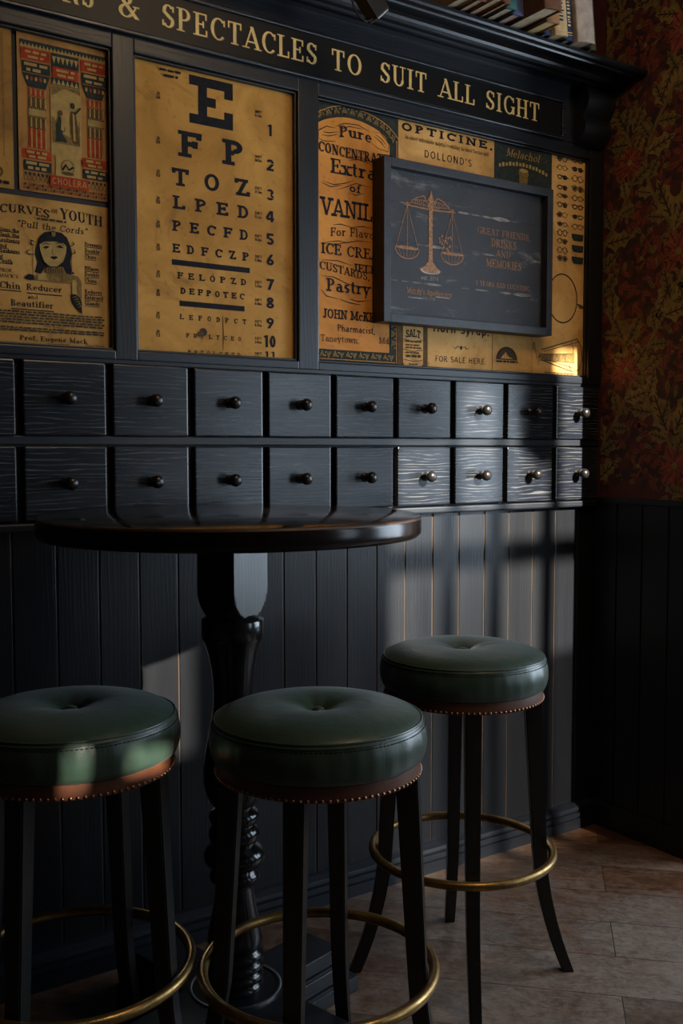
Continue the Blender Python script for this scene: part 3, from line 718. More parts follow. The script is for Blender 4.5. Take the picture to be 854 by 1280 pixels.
# cornice: stacked mouldings along the top
cp = [(.058, 2.430), (-.022, 2.430), (-.030, 2.4325), (-.036, 2.4295), (-.044, 2.4300), (-.049, 2.4350), (-.053, 2.4375), (-.062, 2.4330), (-.070, 2.4335), (-.076, 2.4395),
      (-.080, 2.4460), (-.092, 2.4505), (-.108, 2.4500), (-.124, 2.4465), (-.134, 2.4440), (-.136, 2.4400), (-.146, 2.4395), (-.148, 2.4440), (-.160, 2.4430), (-.166, 2.4450), (-.170, 2.4500), (-.171, 2.4580), (-.165, 2.4620), (.058, 2.4620)]
MB().sweep(cp, CX0, -.002).build('cornice', 'cornice_paint', cab)

# corbel under the right end of the cornice: a side-cut scroll
sp = [(0, 2.430), (-.040, 2.430)]
for k in range(13):
    t = k/12; z = 2.430-.100*t; sp.append((-.040-.026*sin(pi*min(1, t*1.02))**.8, z))
for k in range(1, 13):
    t = k/12; z = 2.330-.075*t; sp.append((-.036+.016*t-.024*sin(pi*t)**.8, z))
sp += [(-.012, 2.250), (0, 2.250)]
MB().sweep(sp, -.150, -.026).build('corbel', 'paint', cab)

# ================================================================== POSTERS behind the frame
IK = dict(mat='ink')
# --- eye chart
p = Poster('eye_chart', 'tall tan eye test chart headed by a giant letter E', -1.640, -1.183, ZB, ZT, 'paper_chart', cat='eye chart')
def W2(x, y): return W(x, y, .02)
c = p.c
# the big E is cut square
def chart_row(letters, xl, yl, xr, yr, top, wl, st='slab', heavy=1.22):
    """letters spread evenly between pixel columns xl and xr; wl is the letter width in pixels at the left"""
    a = W2(xl, yl); b2 = W2(xr, yr); h = W2(xl, top)[1]-a[1]; z = (a[1]+b2[1])/2
    lw = W2(xl+wl, yl)[0]-a[0]; n = len(letters); pit = (b2[0]-lw-a[0])/(n-1) if n > 1 else 0
    for i, ch in enumerate(letters):
        c.text(ch, a[0]+pit*i, a[0]+pit*i+lw, z, h, style=st, heavy=heavy)
a = W2(237, 153); b2 = W2(291.3, 164); ht = W2(237, 93)[1]-a[1]; z0 = a[1]; wE = b2[0]-a[0]
for r in ((0, 0, 1, .2), (0, .8, 1, 1), (.2, .2, .4, .8), (.4, .4, .6, .6), (.8, .2, 1, .36), (.8, .64, 1, .8)):
    c.rect(a[0]+r[0]*wE, z0+r[1]*ht, a[0]+r[2]*wE, z0+r[3]*ht, 'ink')
chart_row('FP', 224.4, 197.5, 305.3, 207, 165, 27, 'slab', 1.25)
chart_row('TOZ', 215.6, 232.5, 312, 245, 210.6, 20, 'slab', 1.2)
chart_row('LPED', 216.6, 262.5, 311, 272, 246, 14.5)
chart_row('PECFD', 215.9, 289.7, 310.3, 299.5, 276.3, 11)
chart_row('EDFCZP', 215.9, 316.3, 311.6, 325.6, 305.3, 9)
chart_row('FELOPZD', 221.9, 348.4, 307.8, 356.5, 340.3, 7)
chart_row('DEFPOTEC', 226, 367.8, 305.6, 374, 360, 6.2)
chart_row('LEFODPCT', 225, 399.4, 307.8, 405, 393.1, 4.6, 'slab', 1.0)
chart_row('FDPLTCEO', 232.8, 421.8, 301.6, 426.5, 416.4, 4, 'slab', 1.0)
chart_row('PEZOLCFTD', 235, 442.2, 300.6, 446, 437.4, 3.8, 'slab', 1.0)
for (xa, ya, xb, yb) in ((214.7, 327.6, 312.3, 338), (224.4, 379, 305.7, 386.2)):
    A, B = W2(xa, ya), W2(xb, yb); zc = (A[1]+B[1])/2; c.rect(A[0], zc-.0068, B[0], zc+.0068, 'ink')
for n, yc, hh in (('1', 163, 14.5), ('2', 206.6, 14.5), ('3', 243.6, 14), ('4', 270.8, 14), ('5', 299, 14.4), ('6', 325, 13.6), ('7', 355.7, 14), ('8', 378.7, 13.8), ('9', 404, 13.4), ('10', 426.8, 15), ('11', 446.5, 14)):
    w = 5.2 if len(n) == 1 else 7.2
    if n == '1': w = 3
    A = W2(337.8-w, yc+hh/2); B = W2(337.8+w, yc+hh/2); T_ = W2(337.8, yc-hh/2)[1]; zb = W2(337.8, yc+hh/2)[1]
    zb = max(zb, ZB+.008)
    c.text(n, A[0], B[0], zb, T_-zb, style='sans', heavy=1.5)
for (l1, l2), yc in zip((('20', '200'), ('20', '100'), ('20', '70'), ('20', '50'), ('20', '40'), ('20', '30'), ('20', '25'), ('20', '20'), ('20', '15'), ('20', '13')), (119, 175, 216.5, 250, 280, 308.5, 342, 365.5, 394, 416.5)):
    X, Z = W2(197.6, yc)
    c.text(l1, X-.0040, X+.0040, Z+.001, .0075, style='sans', mat='ink', heavy=1.3); c.text(l2, X-.0055, X+.0055, Z-.009, .0075, style='sans', mat='ink', heavy=1.3); c.rect(X-.006, Z-.0008, X+.006, Z, 'ink')
for (l1, l2), yc in zip((('200FT', '61.0m'), ('100FT', '30.5m'), ('70FT', '21.3m'), ('50FT', '15.2m'), ('40FT', '12.2m'), ('30FT', '9.14m'), ('25FT', '7.62m'), ('20FT', '6.10m'), ('15FT', '4.57m'), ('13FT', '3.96m'), ('10FT', '3.05m')), (142, 198, 237.5, 268.8, 297, 323, 355, 377, 404, 425, 444)):
    X, Z = W2(322.9, yc)
    c.text(l1, X-.0105, X+.0105, Z+.0005, .0072, style='sans', mat='ink', heavy=1.3); c.text(l2, X-.0105, X+.0105, Z-.009, .0072, style='sans', mat='ink', heavy=1.3)
A, B = W2(199, 86), W2(229, 92); c.dashes(A[0], B[0], (A[1]+B[1])/2-.004, .0065, 'ink')
A, B = W2(204, 94), W2(222, 97); c.dashes(A[0], B[0], (A[1]+B[1])/2-.004, .0065, 'ink', 4)
X, Z = W2(254, 415); c.ell(X, Z, .011, .010, 'ink_soft', 0); c.ell(X-.008, Z-.006, .009, .007, 'ink_brown', 0)
A, B = W2(278.5, 395), W2(278.8, 438); c.line([A, ((A[0]+B[0])/2+.001, (A[1]+B[1])/2), B], .003, 'ink_brown', 0, True)
for (xa, ya, xb, yb) in ((186, 215, 212, 205), (200, 225, 222, 229), (225, 182, 218, 196), (290, 246, 335, 232), (271, 300, 262, 310), (330, 240, 350, 262)):
    c.line([W2(xa, ya), W2((xa+xb)/2+2, (ya+yb)/2-2), W2(xb, yb)], .0016, 'ink_pale', 0, True)
p.done()

# --- strip at the left edge of the frame
p = Poster('ornamental_poster', 'narrow ochre ornamental poster cut by the left edge beside the red remedy poster', -2.35, -1.9235, 1.860, ZT, 'paper_old')
for i in range(60):
    z = 1.93+i*.0045
    p.c.ell(-1.958, z, .0028, .0012, 'ink_brown', 0, 8); p.c.ell(-1.944, z+.002, .0020, .0010, 'ink_brown', 0, 8)
    if i % 2: p.c.rect(-1.985, z, -1.968, z+.002, 'ink_brown')
p.c.ring(-1.965, 1.895, .018, .014, .004, 'ink_brown'); p.c.dashes(-2.00, -1.935, 1.868, .008, 'ink', 1)
for k in range(14): p.c.line([(-2.3+.02*k, 1.88), (-2.29+.02*k, 2.04), (-2.31+.02*k, 2.2)], .004, 'ink_brown', 0, True)
p.done()

# --- red and green remedy poster
x0, x1, z0, z1 = -1.9115, -1.696, 1.861, ZT
p = Poster('remedy_poster', 'red and black remedy poster reading CHOLERA at the foot', x0, x1, z0, z1, 'paper_remedy')
c = p.c; w, h = x1-x0, z1-z0
def r(u0, v0, u1, v1, m, ly=0): c.rect(x0+u0*w, z0+v0*h, x0+u1*w, z0+v1*h, m, ly)
def t2(t, u0, u1, v, hh, **k): c.text(t, x0+u0*w, x0+u1*w, z0+v*h, hh*h, **k)
def tri(u, v, du, dv, m, ly=0): c.poly([(x0+(u-du)*w, z0+v*h), (x0+(u+du)*w, z0+v*h), (x0+u*w, z0+(v+dv)*h)], m, ly)
r(.03, .915, .97, .945, 'ink_green')
for i in range(24): tri(.05+i*.039, .90, .018, .03, 'ink_pale', 1)
r(.36, .805, .66, .90, 'ink_green'); r(.36, .70, .66, .745, 'ink_green')
for i in range(6):
    tri(.39+i*.048, .88, .022, -.045, 'ink_pale', 1); tri(.39+i*.048, .705, .022, .035, 'ink_pale', 1)
r(.37, .745, .65, .815, 'ink_red', 2); c.dashes(x0+.41*w, x0+.61*w, z0+.785*h, .02*h, 'ink_pale', 31); c.dashes(x0+.42*w, x0+.60*w, z0+.755*h, .02*h, 'ink_pale', 32)
for u0, u1, sd in ((.04, .345, 0), (.68, .965, 1)):
    r(u0, .825, u1, .895, 'ink_red', 1); c.dashes(x0+(u0+.04)*w, x0+(u1-.04)*w, z0+.865*h, .018*h, 'ink_pale', 3+sd); c.dashes(x0+(u0+.07)*w, x0+(u1-.07)*w, z0+.835*h, .018*h, 'ink_pale', 5+sd)
    r(u0+.01, .745, u1, .815, 'ink_green', 1); c.dashes(x0+(u0+.03)*w, x0+(u1-.03)*w, z0+.785*h, .022*h, 'ink_pale', 7+sd); c.dashes(x0+(u0+.05)*w, x0+(u1-.05)*w, z0+.752*h, .02*h, 'ink_pale', 9+sd)
    c.poly([(x0+(u0+.01)*w, z0+.74*h), (x0+u1*w, z0+.74*h), (x0+(u1-.05)*w, z0+.655*h), (x0+(u0+.07)*w, z0+.655*h)], 'ink_green', 1)
    for k in range(5): c.ell(x0+(u0+.06+k*.047)*w, z0+.71*h, .014*w, .014*h, 'ink_red' if k % 2 else 'ink_pale', 2, 8)
    a0, a1 = u0+.07, u1-.06
    for v0, v1, m1 in ((.60, .65, 'ink_red'), (.53, .595, 'ink_brown'), (.40, .47, 'ink_brown'), (.275, .40, 'ink_red')):
        r(a0, v0, a1, v1, m1, 1)
        for k in range(4): r(a0+.02+k*.05, v0+.004, a0+.035+k*.05, v1-.004, 'ink_pale', 2)
    r(a0, .47, a1, .53, 'ink_pale', 1); 
    for k in range(9): c.ell(x0+(a0+.01+k*.021)*w, z0+.525*h, .008*w, .005*h, 'ink_green', 2, 6); c.ell(x0+(a0+.01+k*.021)*w, z0+.475*h, .008*w, .005*h, 'ink_green', 2, 6)
    r(u0+.0, .205, u1, .265, 'ink_red', 1); c.dashes(x0+(u0+.04)*w, x0+(u1-.03)*w, z0+.238*h, .018*h, 'ink_pale', 11+sd); c.dashes(x0+(u0+.06)*w, x0+(u1-.06)*w, z0+.212*h, .018*h, 'ink_pale', 12+sd)
    r(u0+.01, .13, u1, .195, 'ink_green', 1); c.dashes(x0+(u0+.03)*w, x0+(u1-.03)*w, z0+.168*h, .02*h, 'ink_pale', 13+sd); c.dashes(x0+(u0+.05)*w, x0+(u1-.06)*w, z0+.138*h, .02*h, 'ink_pale', 14+sd)
    for k in range(6): c.ring(x0+(u0+.03+k*.045)*w, z0+.085*h, .02*w, .02*h, .004*w, 'ink_green', 1); c.ell(x0+(u0+.03+k*.045)*w, z0+.11*h, .012*w, .011*h, 'ink_green', 1, 8)
r(.345, .25, .68, .70, 'ink_pale', 1)                                    # middle picture: two robed figures in a landscape
c.poly([(x0+.36*w, z0+.63*h), (x0+.5*w, z0+.685*h), (x0+.67*w, z0+.66*h), (x0+.67*w, z0+.695*h), (x0+.36*w, z0+.695*h)], 'ink_tone', 2)
def blob(pts, m, ly=3): c.poly([(x0+u*w, z0+v*h) for u, v in pts], m, ly)
blob([(.36, .42), (.36, .50), (.40, .47), (.47, .40), (.55, .38), (.62, .42), (.66, .50), (.66, .33), (.36, .33)], 'ink_tone', 2)
blob([(.40, .36), (.40, .44), (.43, .51), (.455, .50), (.46, .46), (.50, .44), (.49, .41), (.46, .40), (.50, .37), (.52, .345), (.38, .34)], 'ink_green')
c.ell(x0+.450*w, z0+.525*h, .022*w, .018*h, 'ink_brown', 4); blob([(.455, .47), (.50, .455), (.48, .41), (.45, .42)], 'ink_pale', 4)
blob([(.565, .55), (.61, .55), (.635, .47), (.66, .34), (.59, .345), (.56, .42), (.555, .50)], 'ink_brown'); blob([(.58, .54), (.60, .53), (.61, .36), (.585, .36)], 'ink_pale', 4)
c.ell(x0+.585*w, z0+.585*h, .022*w, .02*h, 'ink_green', 4); c.line([(x0+.60*w, z0+.53*h), (x0+.67*w, z0+.58*h)], .004, 'ink_green', 4)
r(.39, .12, .66, .25, 'ink_pale', 1); c.ring(x0+.52*w, z0+.185*h, .075*w, .05*h, .012*w, 'ink_tone', 2); c.line([(x0+.46*w, z0+.165*h), (x0+.50*w, z0+.20*h), (x0+.53*w, z0+.17*h), (x0+.58*w, z0+.19*h)], .005, 'ink', 3); c.ell(x0+.52*w, z0+.145*h, .07*w, .012*h, 'ink_brown', 2)
r(.325, .052, .745, .122, 'ink_red', 4); t2('CHOLERA', .345, .725, .066, .042, style='sans', mat='ink_pale', layer=5, heavy=.9)
for i in range(30):
    u = .04+i*.031
    for v in (.0, .022): c.poly([(x0+u*w, z0+(v+.012)*h), (x0+(u+.02)*w, z0+(v+.012)*h), (x0+(u+.036)*w, z0+(v+.028)*h), (x0+(u+.014)*w, z0+(v+.028)*h)], ('ink_red', 'ink_green', 'ink_tone')[(i+int(v*50)) % 3], 2)
p.done()

# --- beauty advertisement with a portrait
p = Poster('beauty_poster', 'cream beauty advertisement with a portrait of a woman in chin straps', -2.28, -1.696, ZB, 1.8475, 'paper_cream')
c = p.c
def q(x, y): return (x/5.3375, 230+y/5.3375)
def qt(t, xl, yl, xr, yr, top, **k):
    a, b2 = q(xl, yl), q(xr, yr); p.ptext(t, a[0], a[1], b2[0], b2[1], q(xl, top)[1], **k)
qt('CURVES', 0, 199, 330, 222, 142, style='roman', bow=.004, heavy=1.15); qt('OF', 345, 196, 388, 200, 165, style='roman')
qt('YOUTH', 405, 222, 682, 275, 152, style='roman', slope=-.075, heavy=1.15)
qt('"Pull the Cords"', 112, 283, 582, 340, 238, style='slabfine', shear=.18)
A, B = p.px(*q(245, 240)), p.px(*q(440, 262)); c.dashes(A[0], B[0], (A[1]+B[1])/2, .005, 'ink_soft')
for t, y, xr in (('Gives the', 318, 128), ('Flesh the', 352, 130), ('Resiliency', 388, 132), ('and', 422, 45), ('Freshness', 458, 132), ('of', 494, 20), ('Youth', 526, 84)):
    xl = -12 if t != 'of' else -4
    qt(t, xl, y, xr, y+2, y-28, style='slabfine', heavy=1.35); A, B = p.px(*q(xl, y+8)), p.px(*q(xr, y+9)); c.rect(A[0], B[1]-.0009, B[0], B[1]+.0007, 'ink')
for t, y in (('PROF.', 588), ("MACK'S", 626)): qt(t, -6, y-2, 90 if t == 'PROF.' else 122, y, y-26, style='roman')
for t, y, xr in (('Prevents', 424, 680), ('Double', 465, 662), ('Chins', 503, 642), ('Effaces', 583, 660), ('Double', 622, 662), ('Chins', 662, 645), ('Reduces', 738, 680), ('Enlarged', 776, 688), ('Glands', 814, 665)):
    qt(t, 566, y-6, xr, y, y-34, style='slabfine', heavy=1.35); A, B = p.px(*q(566, y+6)), p.px(*q(xr, y+9)); c.rect(A[0], B[1]-.0007, B[0], B[1]+.0007, 'ink')
qt('Chin', 0, 694, 136, 703, 648, style='roman', heavy=1.1); qt('Reducer', 178, 706, 414, 727, 664, style='roman', heavy=1.1)
qt('and', 186, 766, 252, 770, 738, style='slabfine'); qt('Beautifier', 72, 813, 357, 832, 770, style='roman', heavy=1.1)
for xl, xr, y in ((0, 142, 712), (178, 414, 738), (76, 358, 842)):
    A, B = p.px(*q(xl, y-6)), p.px(*q(xr, y+4)); c.rect(A[0], (A[1]+B[1])/2-.0012, B[0], (A[1]+B[1])/2+.0012, 'ink')
for i, y in enumerate((862, 880, 898, 916, 934)):
    A, B = p.px(*q(0, y-8)), p.px(*q(694, y+30)); c.dashes(-2.2, B[0], (A[1]+B[1])/2, .0042, 'ink_soft', i)
qt('Free Booklet', 288, 958, 438, 966, 944, style='slabfine', shear=.15)
for i, y in enumerate((972, 988)):
    A, B = p.px(*q(0, y-10)), p.px(*q(690, y+22)); c.dashes(-2.2, B[0], (A[1]+B[1])/2, .0042, 'ink_soft', 9+i)
qt('Prof. Eugene Mack', 134, 1042, 585, 1066, 1008, style='roman', heavy=1.15)
qt('507 Fifth Ave.', 6, 1064, 205, 1072, 1048, style='slabfine'); qt('Suite 1069', 320, 1078, 460, 1083, 1062, style='slabfine'); qt('New York', 572, 1088, 698, 1094, 1070, style='slabfine')
def Q(pts, m, ly): p.ppoly([q(*z) for z in pts], m, ly)
def QL(pts, wd_, m, ly, tp=True): p.pline([q(*z) for z in pts], wd_, m, ly, tp)
Q([(262, 352), (295, 322), (350, 314), (410, 326), (448, 360), (470, 420), (478, 470), (470, 520), (478, 580), (500, 600), (440, 610), (420, 560), (300, 560), (270, 600), (232, 590), (250, 520), (232, 470), (238, 420)], 'ink', 0)   # hair
Q([(250, 602), (300, 590), (320, 545), (420, 555), (440, 596), (520, 618), (542, 650), (546, 860), (480, 780), (478, 668), (420, 664), (250, 645), (215, 640)], 'ink_tone', 1)   # shoulders
Q([(165, 620), (190, 600), (225, 606), (230, 640), (200, 642), (165, 634)], 'ink', 1); Q([(250, 602), (300, 592), (316, 640), (250, 642)], 'ink_pale', 2); Q([(480, 640), (508, 645), (510, 740), (480, 735)], 'ink_pale', 2)
Q([(262, 400), (300, 380), (360, 376), (420, 388), (442, 420), (438, 470), (420, 520), (385, 558), (350, 566), (312, 548), (282, 505), (268, 450)], 'ink_pale', 2)   # face
Q([(258, 405), (256, 370), (300, 345), (360, 340), (420, 352), (450, 388), (448, 420), (420, 396), (360, 384), (300, 386)], 'ink', 3); Q([(340, 322), (368, 322), (366, 352), (344, 352)], 'ink_tone', 4)
for ex in ((282, 425, 330, 420), (372, 420, 425, 430)):
    Q([(ex[0], ex[1]), ((ex[0]+ex[2])/2, ex[1]-12), (ex[2], ex[3]), ((ex[0]+ex[2])/2, ex[1]+9)], 'ink', 3); QL([(ex[0]-4, ex[1]-18), ((ex[0]+ex[2])/2, ex[1]-30), (ex[2]+2, ex[3]-14)], .0025, 'ink', 3)
QL([(352, 425), (346, 455), (352, 470), (366, 468)], .002, 'ink_brown', 3); Q([(330, 490), (348, 482), (358, 485), (370, 482), (388, 492), (358, 506)], 'ink', 3)
QL([(268, 450), (290, 520), (330, 555), (380, 556), (425, 520), (440, 455)], .0032, 'ink', 4); Q([(300, 560), (350, 575), (415, 562), (425, 590), (360, 606), (300, 590)], 'ink_tone', 3)
for k in range(8): QL([(305+k*15, 562), (308+k*15, 598)], .0022, 'ink', 4)
for pts in ([(240, 390), (205, 375), (205, 400), (232, 410)], [(232, 470), (190, 470), (176, 450), (200, 435)], [(470, 420), (492, 400), (480, 385)], [(475, 470), (500, 460), (492, 436)]): QL(pts, .0035, 'ink', 3)
QL([(218, 400), (218, 600)], .0014, 'ink_brown', 1, False); QL([(478, 430), (478, 600)], .0014, 'ink_brown', 1, False)
Q([(470, 740), (500, 736), (530, 760), (545, 800), (546, 872), (500, 820), (478, 780)], 'ink', 3)
for k in range(5): QL([(478+k*10, 760+k*16), (500+k*9, 752+k*16), (525+k*5, 770+k*16)], .0022, 'ink_tone', 4)
QL([(440, 610), (436, 650)], .002, 'ink_brown', 3); QL([(420, 600), (410, 655)], .002, 'ink_brown', 3)
p.done()

# --- vanilla label in a black zigzag border
VX0, VX1 = -1.1200, -.8370
p = Poster('vanilla_label_poster', 'orange label poster for vanilla extract in an arched black zigzag border', VX0, VX1, ZB, ZT, 'ink_green')
c = p.c; VC = (VX0+VX1)/2; iz0 = 1.548
x_a, x_b = VX0+.009, VX1-.030
def v4(x, y): return (380+x/3.557, 110+y/3.557)
def smooth(pts, k=6):
    out = []
    for i in range(len(pts)-1):
        p0, p1, p2, p3 = pts[max(i-1, 0)], pts[i], pts[i+1], pts[min(i+2, len(pts)-1)]
        for j in range(k):
            t = j/k; out.append(tuple(.5*((2*b_)+(c_-a_)*t+(2*a_-5*b_+4*c_-d_)*t*t+(3*b_-a_-3*c_+d_)*t**3) for a_, b_, c_, d_ in zip(p0, p1, p2, p3)))
    return out+[pts[-1]]
ain = [p.px(*v4(*z)) for z in ((54, 152), (100, 136), (165, 129), (230, 140), (300, 170), (350, 205), (386, 250))]
aout = [p.px(*v4(*z)) for z in ((48, 114), (100, 90), (160, 80), (220, 90), (300, 122), (370, 168), (412, 218), (424, 242))]
ain[0] = (x_a, ain[0][1]); ain[-1] = (x_b, ain[-1][1])
ain, aout = smooth(ain), smooth(aout)
inner = [(x_b, iz0)]+ain[::-1]+[(x_a, iz0)]
c.poly(inner, 'paper_orange', 0)
c.line(inner+[inner[0]], .0016, 'ink', 1)
c.line([(VX1-.006, iz0-.024)]+[(VX1-.006, aout[-1][1])]+aout[::-1]+[(VX0+.003, aout[0][1]-.01), (VX0+.003, iz0-.02)], .0018, 'paper_orange', 1)
c.line([(VX0+.003, iz0-.026), (VX1-.004, iz0-.026)], .0018, 'paper_orange', 1)
def ztri(cx, cz, ang, s=.011):
    P = lambda a, b_: (cx+a*cos(ang)-b_*sin(ang), cz+a*sin(ang)+b_*cos(ang))
    st = [P(-s*.8, -s*.6), P(s*.8, -s*.6), P(0, s)]
    c.line(st+[st[0], st[1]], .0026, 'ink_pale', 2)
    c.line([P(-s*.35, -s*.3), P(s*.35, -s*.3), P(0, s*.35), P(-s*.35, -s*.3)], .0018, 'ink_pale', 2)
    c.ell(*P(s*1.25, s*.5), .0022, .0022, 'ink_pale', 2, 8)
for k in range(12):
    n_ = len(ain)-1; i_ = (k+.5)/12*n_; a_, b_ = ain[int(i_)], ain[min(int(i_)+1, n_)]; sl_ = atan2(b_[1]-a_[1], b_[0]-a_[0])
    ztri((a_[0]+b_[0])/2-sin(sl_)*.018, (a_[1]+b_[1])/2+cos(sl_)*.016, sl_)
for k in range(19): ztri(x_b+.0125, 2.055-k*.0265, -pi/2)
for k in range(12): ztri(VX0+.022+k*.0215, iz0-.0125, pi if k % 2 else 0, .009)
for k in range(30): c.ell(VX0+.005, 1.56+k*.0185, .0012, .005, 'ink_pale', 2, 6)
def vt(t, xl, yl, xr, yr, top, **k):
    a, b2 = v4(xl, yl), v4(xr, yr); p.ptext(t, a[0], a[1], b2[0], b2[1], v4(xl, top)[1], layer=2, **k)
def VL(pts, wd_=.0022, m='ink'): c.line([p.px(*v4(*z)) for z in pts], wd_, m, 2, True)
vt('Pure', 158, 226, 300, 242, 176, style='fat', bow=.005, heavy=.75)
vt('CONCENTRATED', 64, 296, 400, 330, 250, style='bold', heavy=.95, bow=-.004)
vt('Extract', 120, 388, 388, 416, 322, style='fat', heavy=.72)
vt('of', 200, 461, 252, 470, 424, style='slab')
vt('VANILLA', 76, 566, 392, 606, 486, style='slab', heavy=.72)
vt('For Flavoring', 118, 668, 392, 690, 630, style='slabfine', bow=.008)
vt('ICE CREAM,', 76, 740, 392, 770, 692, style='fat', heavy=.72)
vt('JELLIES', 216, 815, 392, 838, 780, style='fat', heavy=.8)
vt('CUSTARDS,', 70, 803, 292, 830, 766, style='bold', slope=-.11, heavy=.8)
vt('Pastry', 102, 900, 292, 925, 842, style='fat', heavy=.72)
vt("JOHN McKELLIP", 84, 1022, 392, 1048, 980, style='slab', heavy=.85)
vt('Pharmacist,', 148, 1082, 316, 1096, 1050, style='sans', heavy=.8)
vt('Taneytown,', 74, 1124, 246, 1138, 1094, style='slabfine', heavy=.8); vt('Md.', 334, 1136, 386, 1140, 1108, style='slabfine', heavy=.8)
for pts in ([(140, 172), (180, 158), (240, 165), (290, 195)], [(160, 184), (200, 172), (260, 184)], [(66, 225), (62, 190), (100, 170), (140, 180)], [(66, 225), (90, 236), (140, 238)], [(85, 195), (110, 200), (150, 196)], [(80, 208), (110, 214), (150, 206)], [(300, 196), (340, 200), (378, 250), (372, 285), (330, 270), (290, 240)], [(310, 215), (340, 240), (360, 268)], [(318, 208), (345, 228), (366, 255)],
            [(190, 312), (240, 306), (300, 330)], [(200, 322), (240, 318), (296, 340)], [(80, 412), (130, 430), (180, 425), (220, 412)], [(78, 420), (120, 440), (170, 432)], [(150, 452), (190, 440), (230, 425), (300, 445)], [(196, 466), (230, 478), (262, 470)],
            [(130, 608), (165, 606), (210, 620)], [(205, 622), (260, 616), (300, 625)], [(90, 686), (150, 680), (200, 690)], [(86, 690), (150, 694), (240, 680), (300, 688)], [(78, 764), (150, 768), (214, 790)], [(220, 780), (280, 790), (330, 800)], [(78, 835), (130, 840), (190, 870), (250, 888)], [(76, 895), (100, 925), (150, 938)], [(160, 940), (200, 955), (250, 965)], [(200, 938), (240, 950), (292, 945)]):
    VL(pts)
p.done()

# --- opticians' advertisement, ointment advertisement, spectacles chart
p = Poster('opticine_poster', 'tan advertisement reading OPTICINE above the grey scales sign', -.8370, -.4705, 1.90, ZT, 'paper_tan')
def o5(x, y): return (490+x/4.067, 140+y/4.067)
def ot(t, xl, yl, xr, yr, top, **k): a, b2 = o5(xl, yl), o5(xr, yr); p.ptext(t, a[0], a[1], b2[0], b2[1], o5(xl, top)[1], **k)
ot('OPTICINE.', 48, 92, 512, 195, 50, style='slab', heavy=1.55, track=.22)
A, B = p.px(*o5(66, 133)), p.px(*o5(492, 228)); p.c.text('An almost unbreakable material resembling the finest Tortoise-shell', A[0], B[0], (A[1]+B[1])/2, .0125, style='slabfine', heavy=.8)
ot("DOLLOND'S", 164, 228, 405, 282, 190, style='sans', heavy=.9, track=.2)
for k in range(5): p.c.line([(-.82+.07*k, 2.01+.01*(k % 2)), (-.78+.07*k, 2.02-.006*k), (-.74+.07*k, 2.00)], .0015, 'paper_orange', 0, True)
p.done()
p = Poster('ointment_poster', 'black advertisement with pale script and a small jar beside the OPTICINE sheet', -.4705, -.2235, 1.98, ZT, 'ink_green')
ot("Melachol", 580, 222, 748, 258, 182, style='roman', mat='ink_pale', shear=.3, heavy=.7)
A, B = p.px(*o5(540, 290)), p.px(*o5(792, 330))
for k in range(15):
    u_ = (k+.5)/15; p.c.rect(A[0]+(B[0]-A[0])*(u_-.024), (A[1]+B[1])/2+.002+.016*(1-(2*u_-1)**2), A[0]+(B[0]-A[0])*(u_+.018), (A[1]+B[1])/2+.012+.016*(1-(2*u_-1)**2)+.002*(k % 2), 'ink_pale', 1)
J = p.px(*o5(668, 300))
p.c.poly([(J[0]-.019, J[1]), (J[0]+.019, J[1]), (J[0]+.015, J[1]-.075), (J[0]-.015, J[1]-.075)], 'ink_tone', 1); p.c.ell(J[0], J[1], .019, .006, 'ink_pale', 2); p.c.rect(J[0]-.021, J[1]-.014, J[0]+.021, J[1]-.004, 'ink_tone', 2)
for k in range(9): p.c.line([(J[0]-.10+k*.024, 2.2-.01*(k % 3)), (J[0]-.085+k*.024, 2.19)], .001, 'ink_tone', 1)
p.done()

SX0, SX1 = -.2235, -.0660
p = Poster('spectacles_chart', 'tan chart with two columns of small drawn spectacles and one large lens', SX0, SX1, ZB, ZT, 'paper_tan', cat='chart')
c = p.c
def s5(x, y): return (600+x/3.881, 150+y/3.881)
for row, (yl, yr) in enumerate(((188, 200), (232, 242), (278, 287), (328, 335), (368, 382), (412, 424), (460, 472), (506, 520), (548, 572), (588, 626), (632, 682), (672, 0))):
    for col, (xx, yy) in enumerate(((399, yl), (473, yr))):
        if yy == 0: continue
        X, Z = p.px(*s5(xx, yy)); w = .024 if col == 0 else .027; rr = random.Random(row*7+col)
        if col == 1 and row >= 8:                                       # dark wrap-round goggles
            c.poly([(X-w, Z+.011), (X+w, Z+.011), (X+w*.97, Z-.008), (X+w*.55, Z-.011), (X-w*.7, Z-.011), (X-w, Z-.002)], 'ink_green', 1); continue
        rv = rr.uniform(.007, .0105); ru = w*.42; st = rr.uniform(.0018, .0034)
        for sg_ in (-1, 1):
            c.ring(X+sg_*w*.48, Z, ru, rv, st, 'ink', 1)
            if rr.random() < .45: c.ell(X+sg_*w*.48, Z, ru*.7, rv*.6, 'ink_soft', 1, 12)
            c.line([(X+sg_*w*.9, Z+.002), (X+sg_*w*1.12, Z+rr.uniform(-.006, .006))], .0022, 'ink', 1)
        c.line([(X-w*.12, Z+.003), (X, Z+.0055), (X+w*.12, Z+.003)], .0022, 'ink', 1)
LX, LZ = p.px(*s5(400, 866)); LR = p.px(*s5(472, 866))[0]-LX; LH = p.px(*s5(400, 745))[1]-LZ
c.ring(LX, LZ, LR, LH, .004, 'ink', 1, n=40)
A = p.px(*s5(474, 900)); c.poly([(A[0]-.006, A[1]+.006), (A[0]+.012, A[1]+.004), (SX1, A[1]-.002), (SX1, A[1]-.010), (A[0]+.008, A[1]-.010)], 'ink_brown', 1)
p.done()

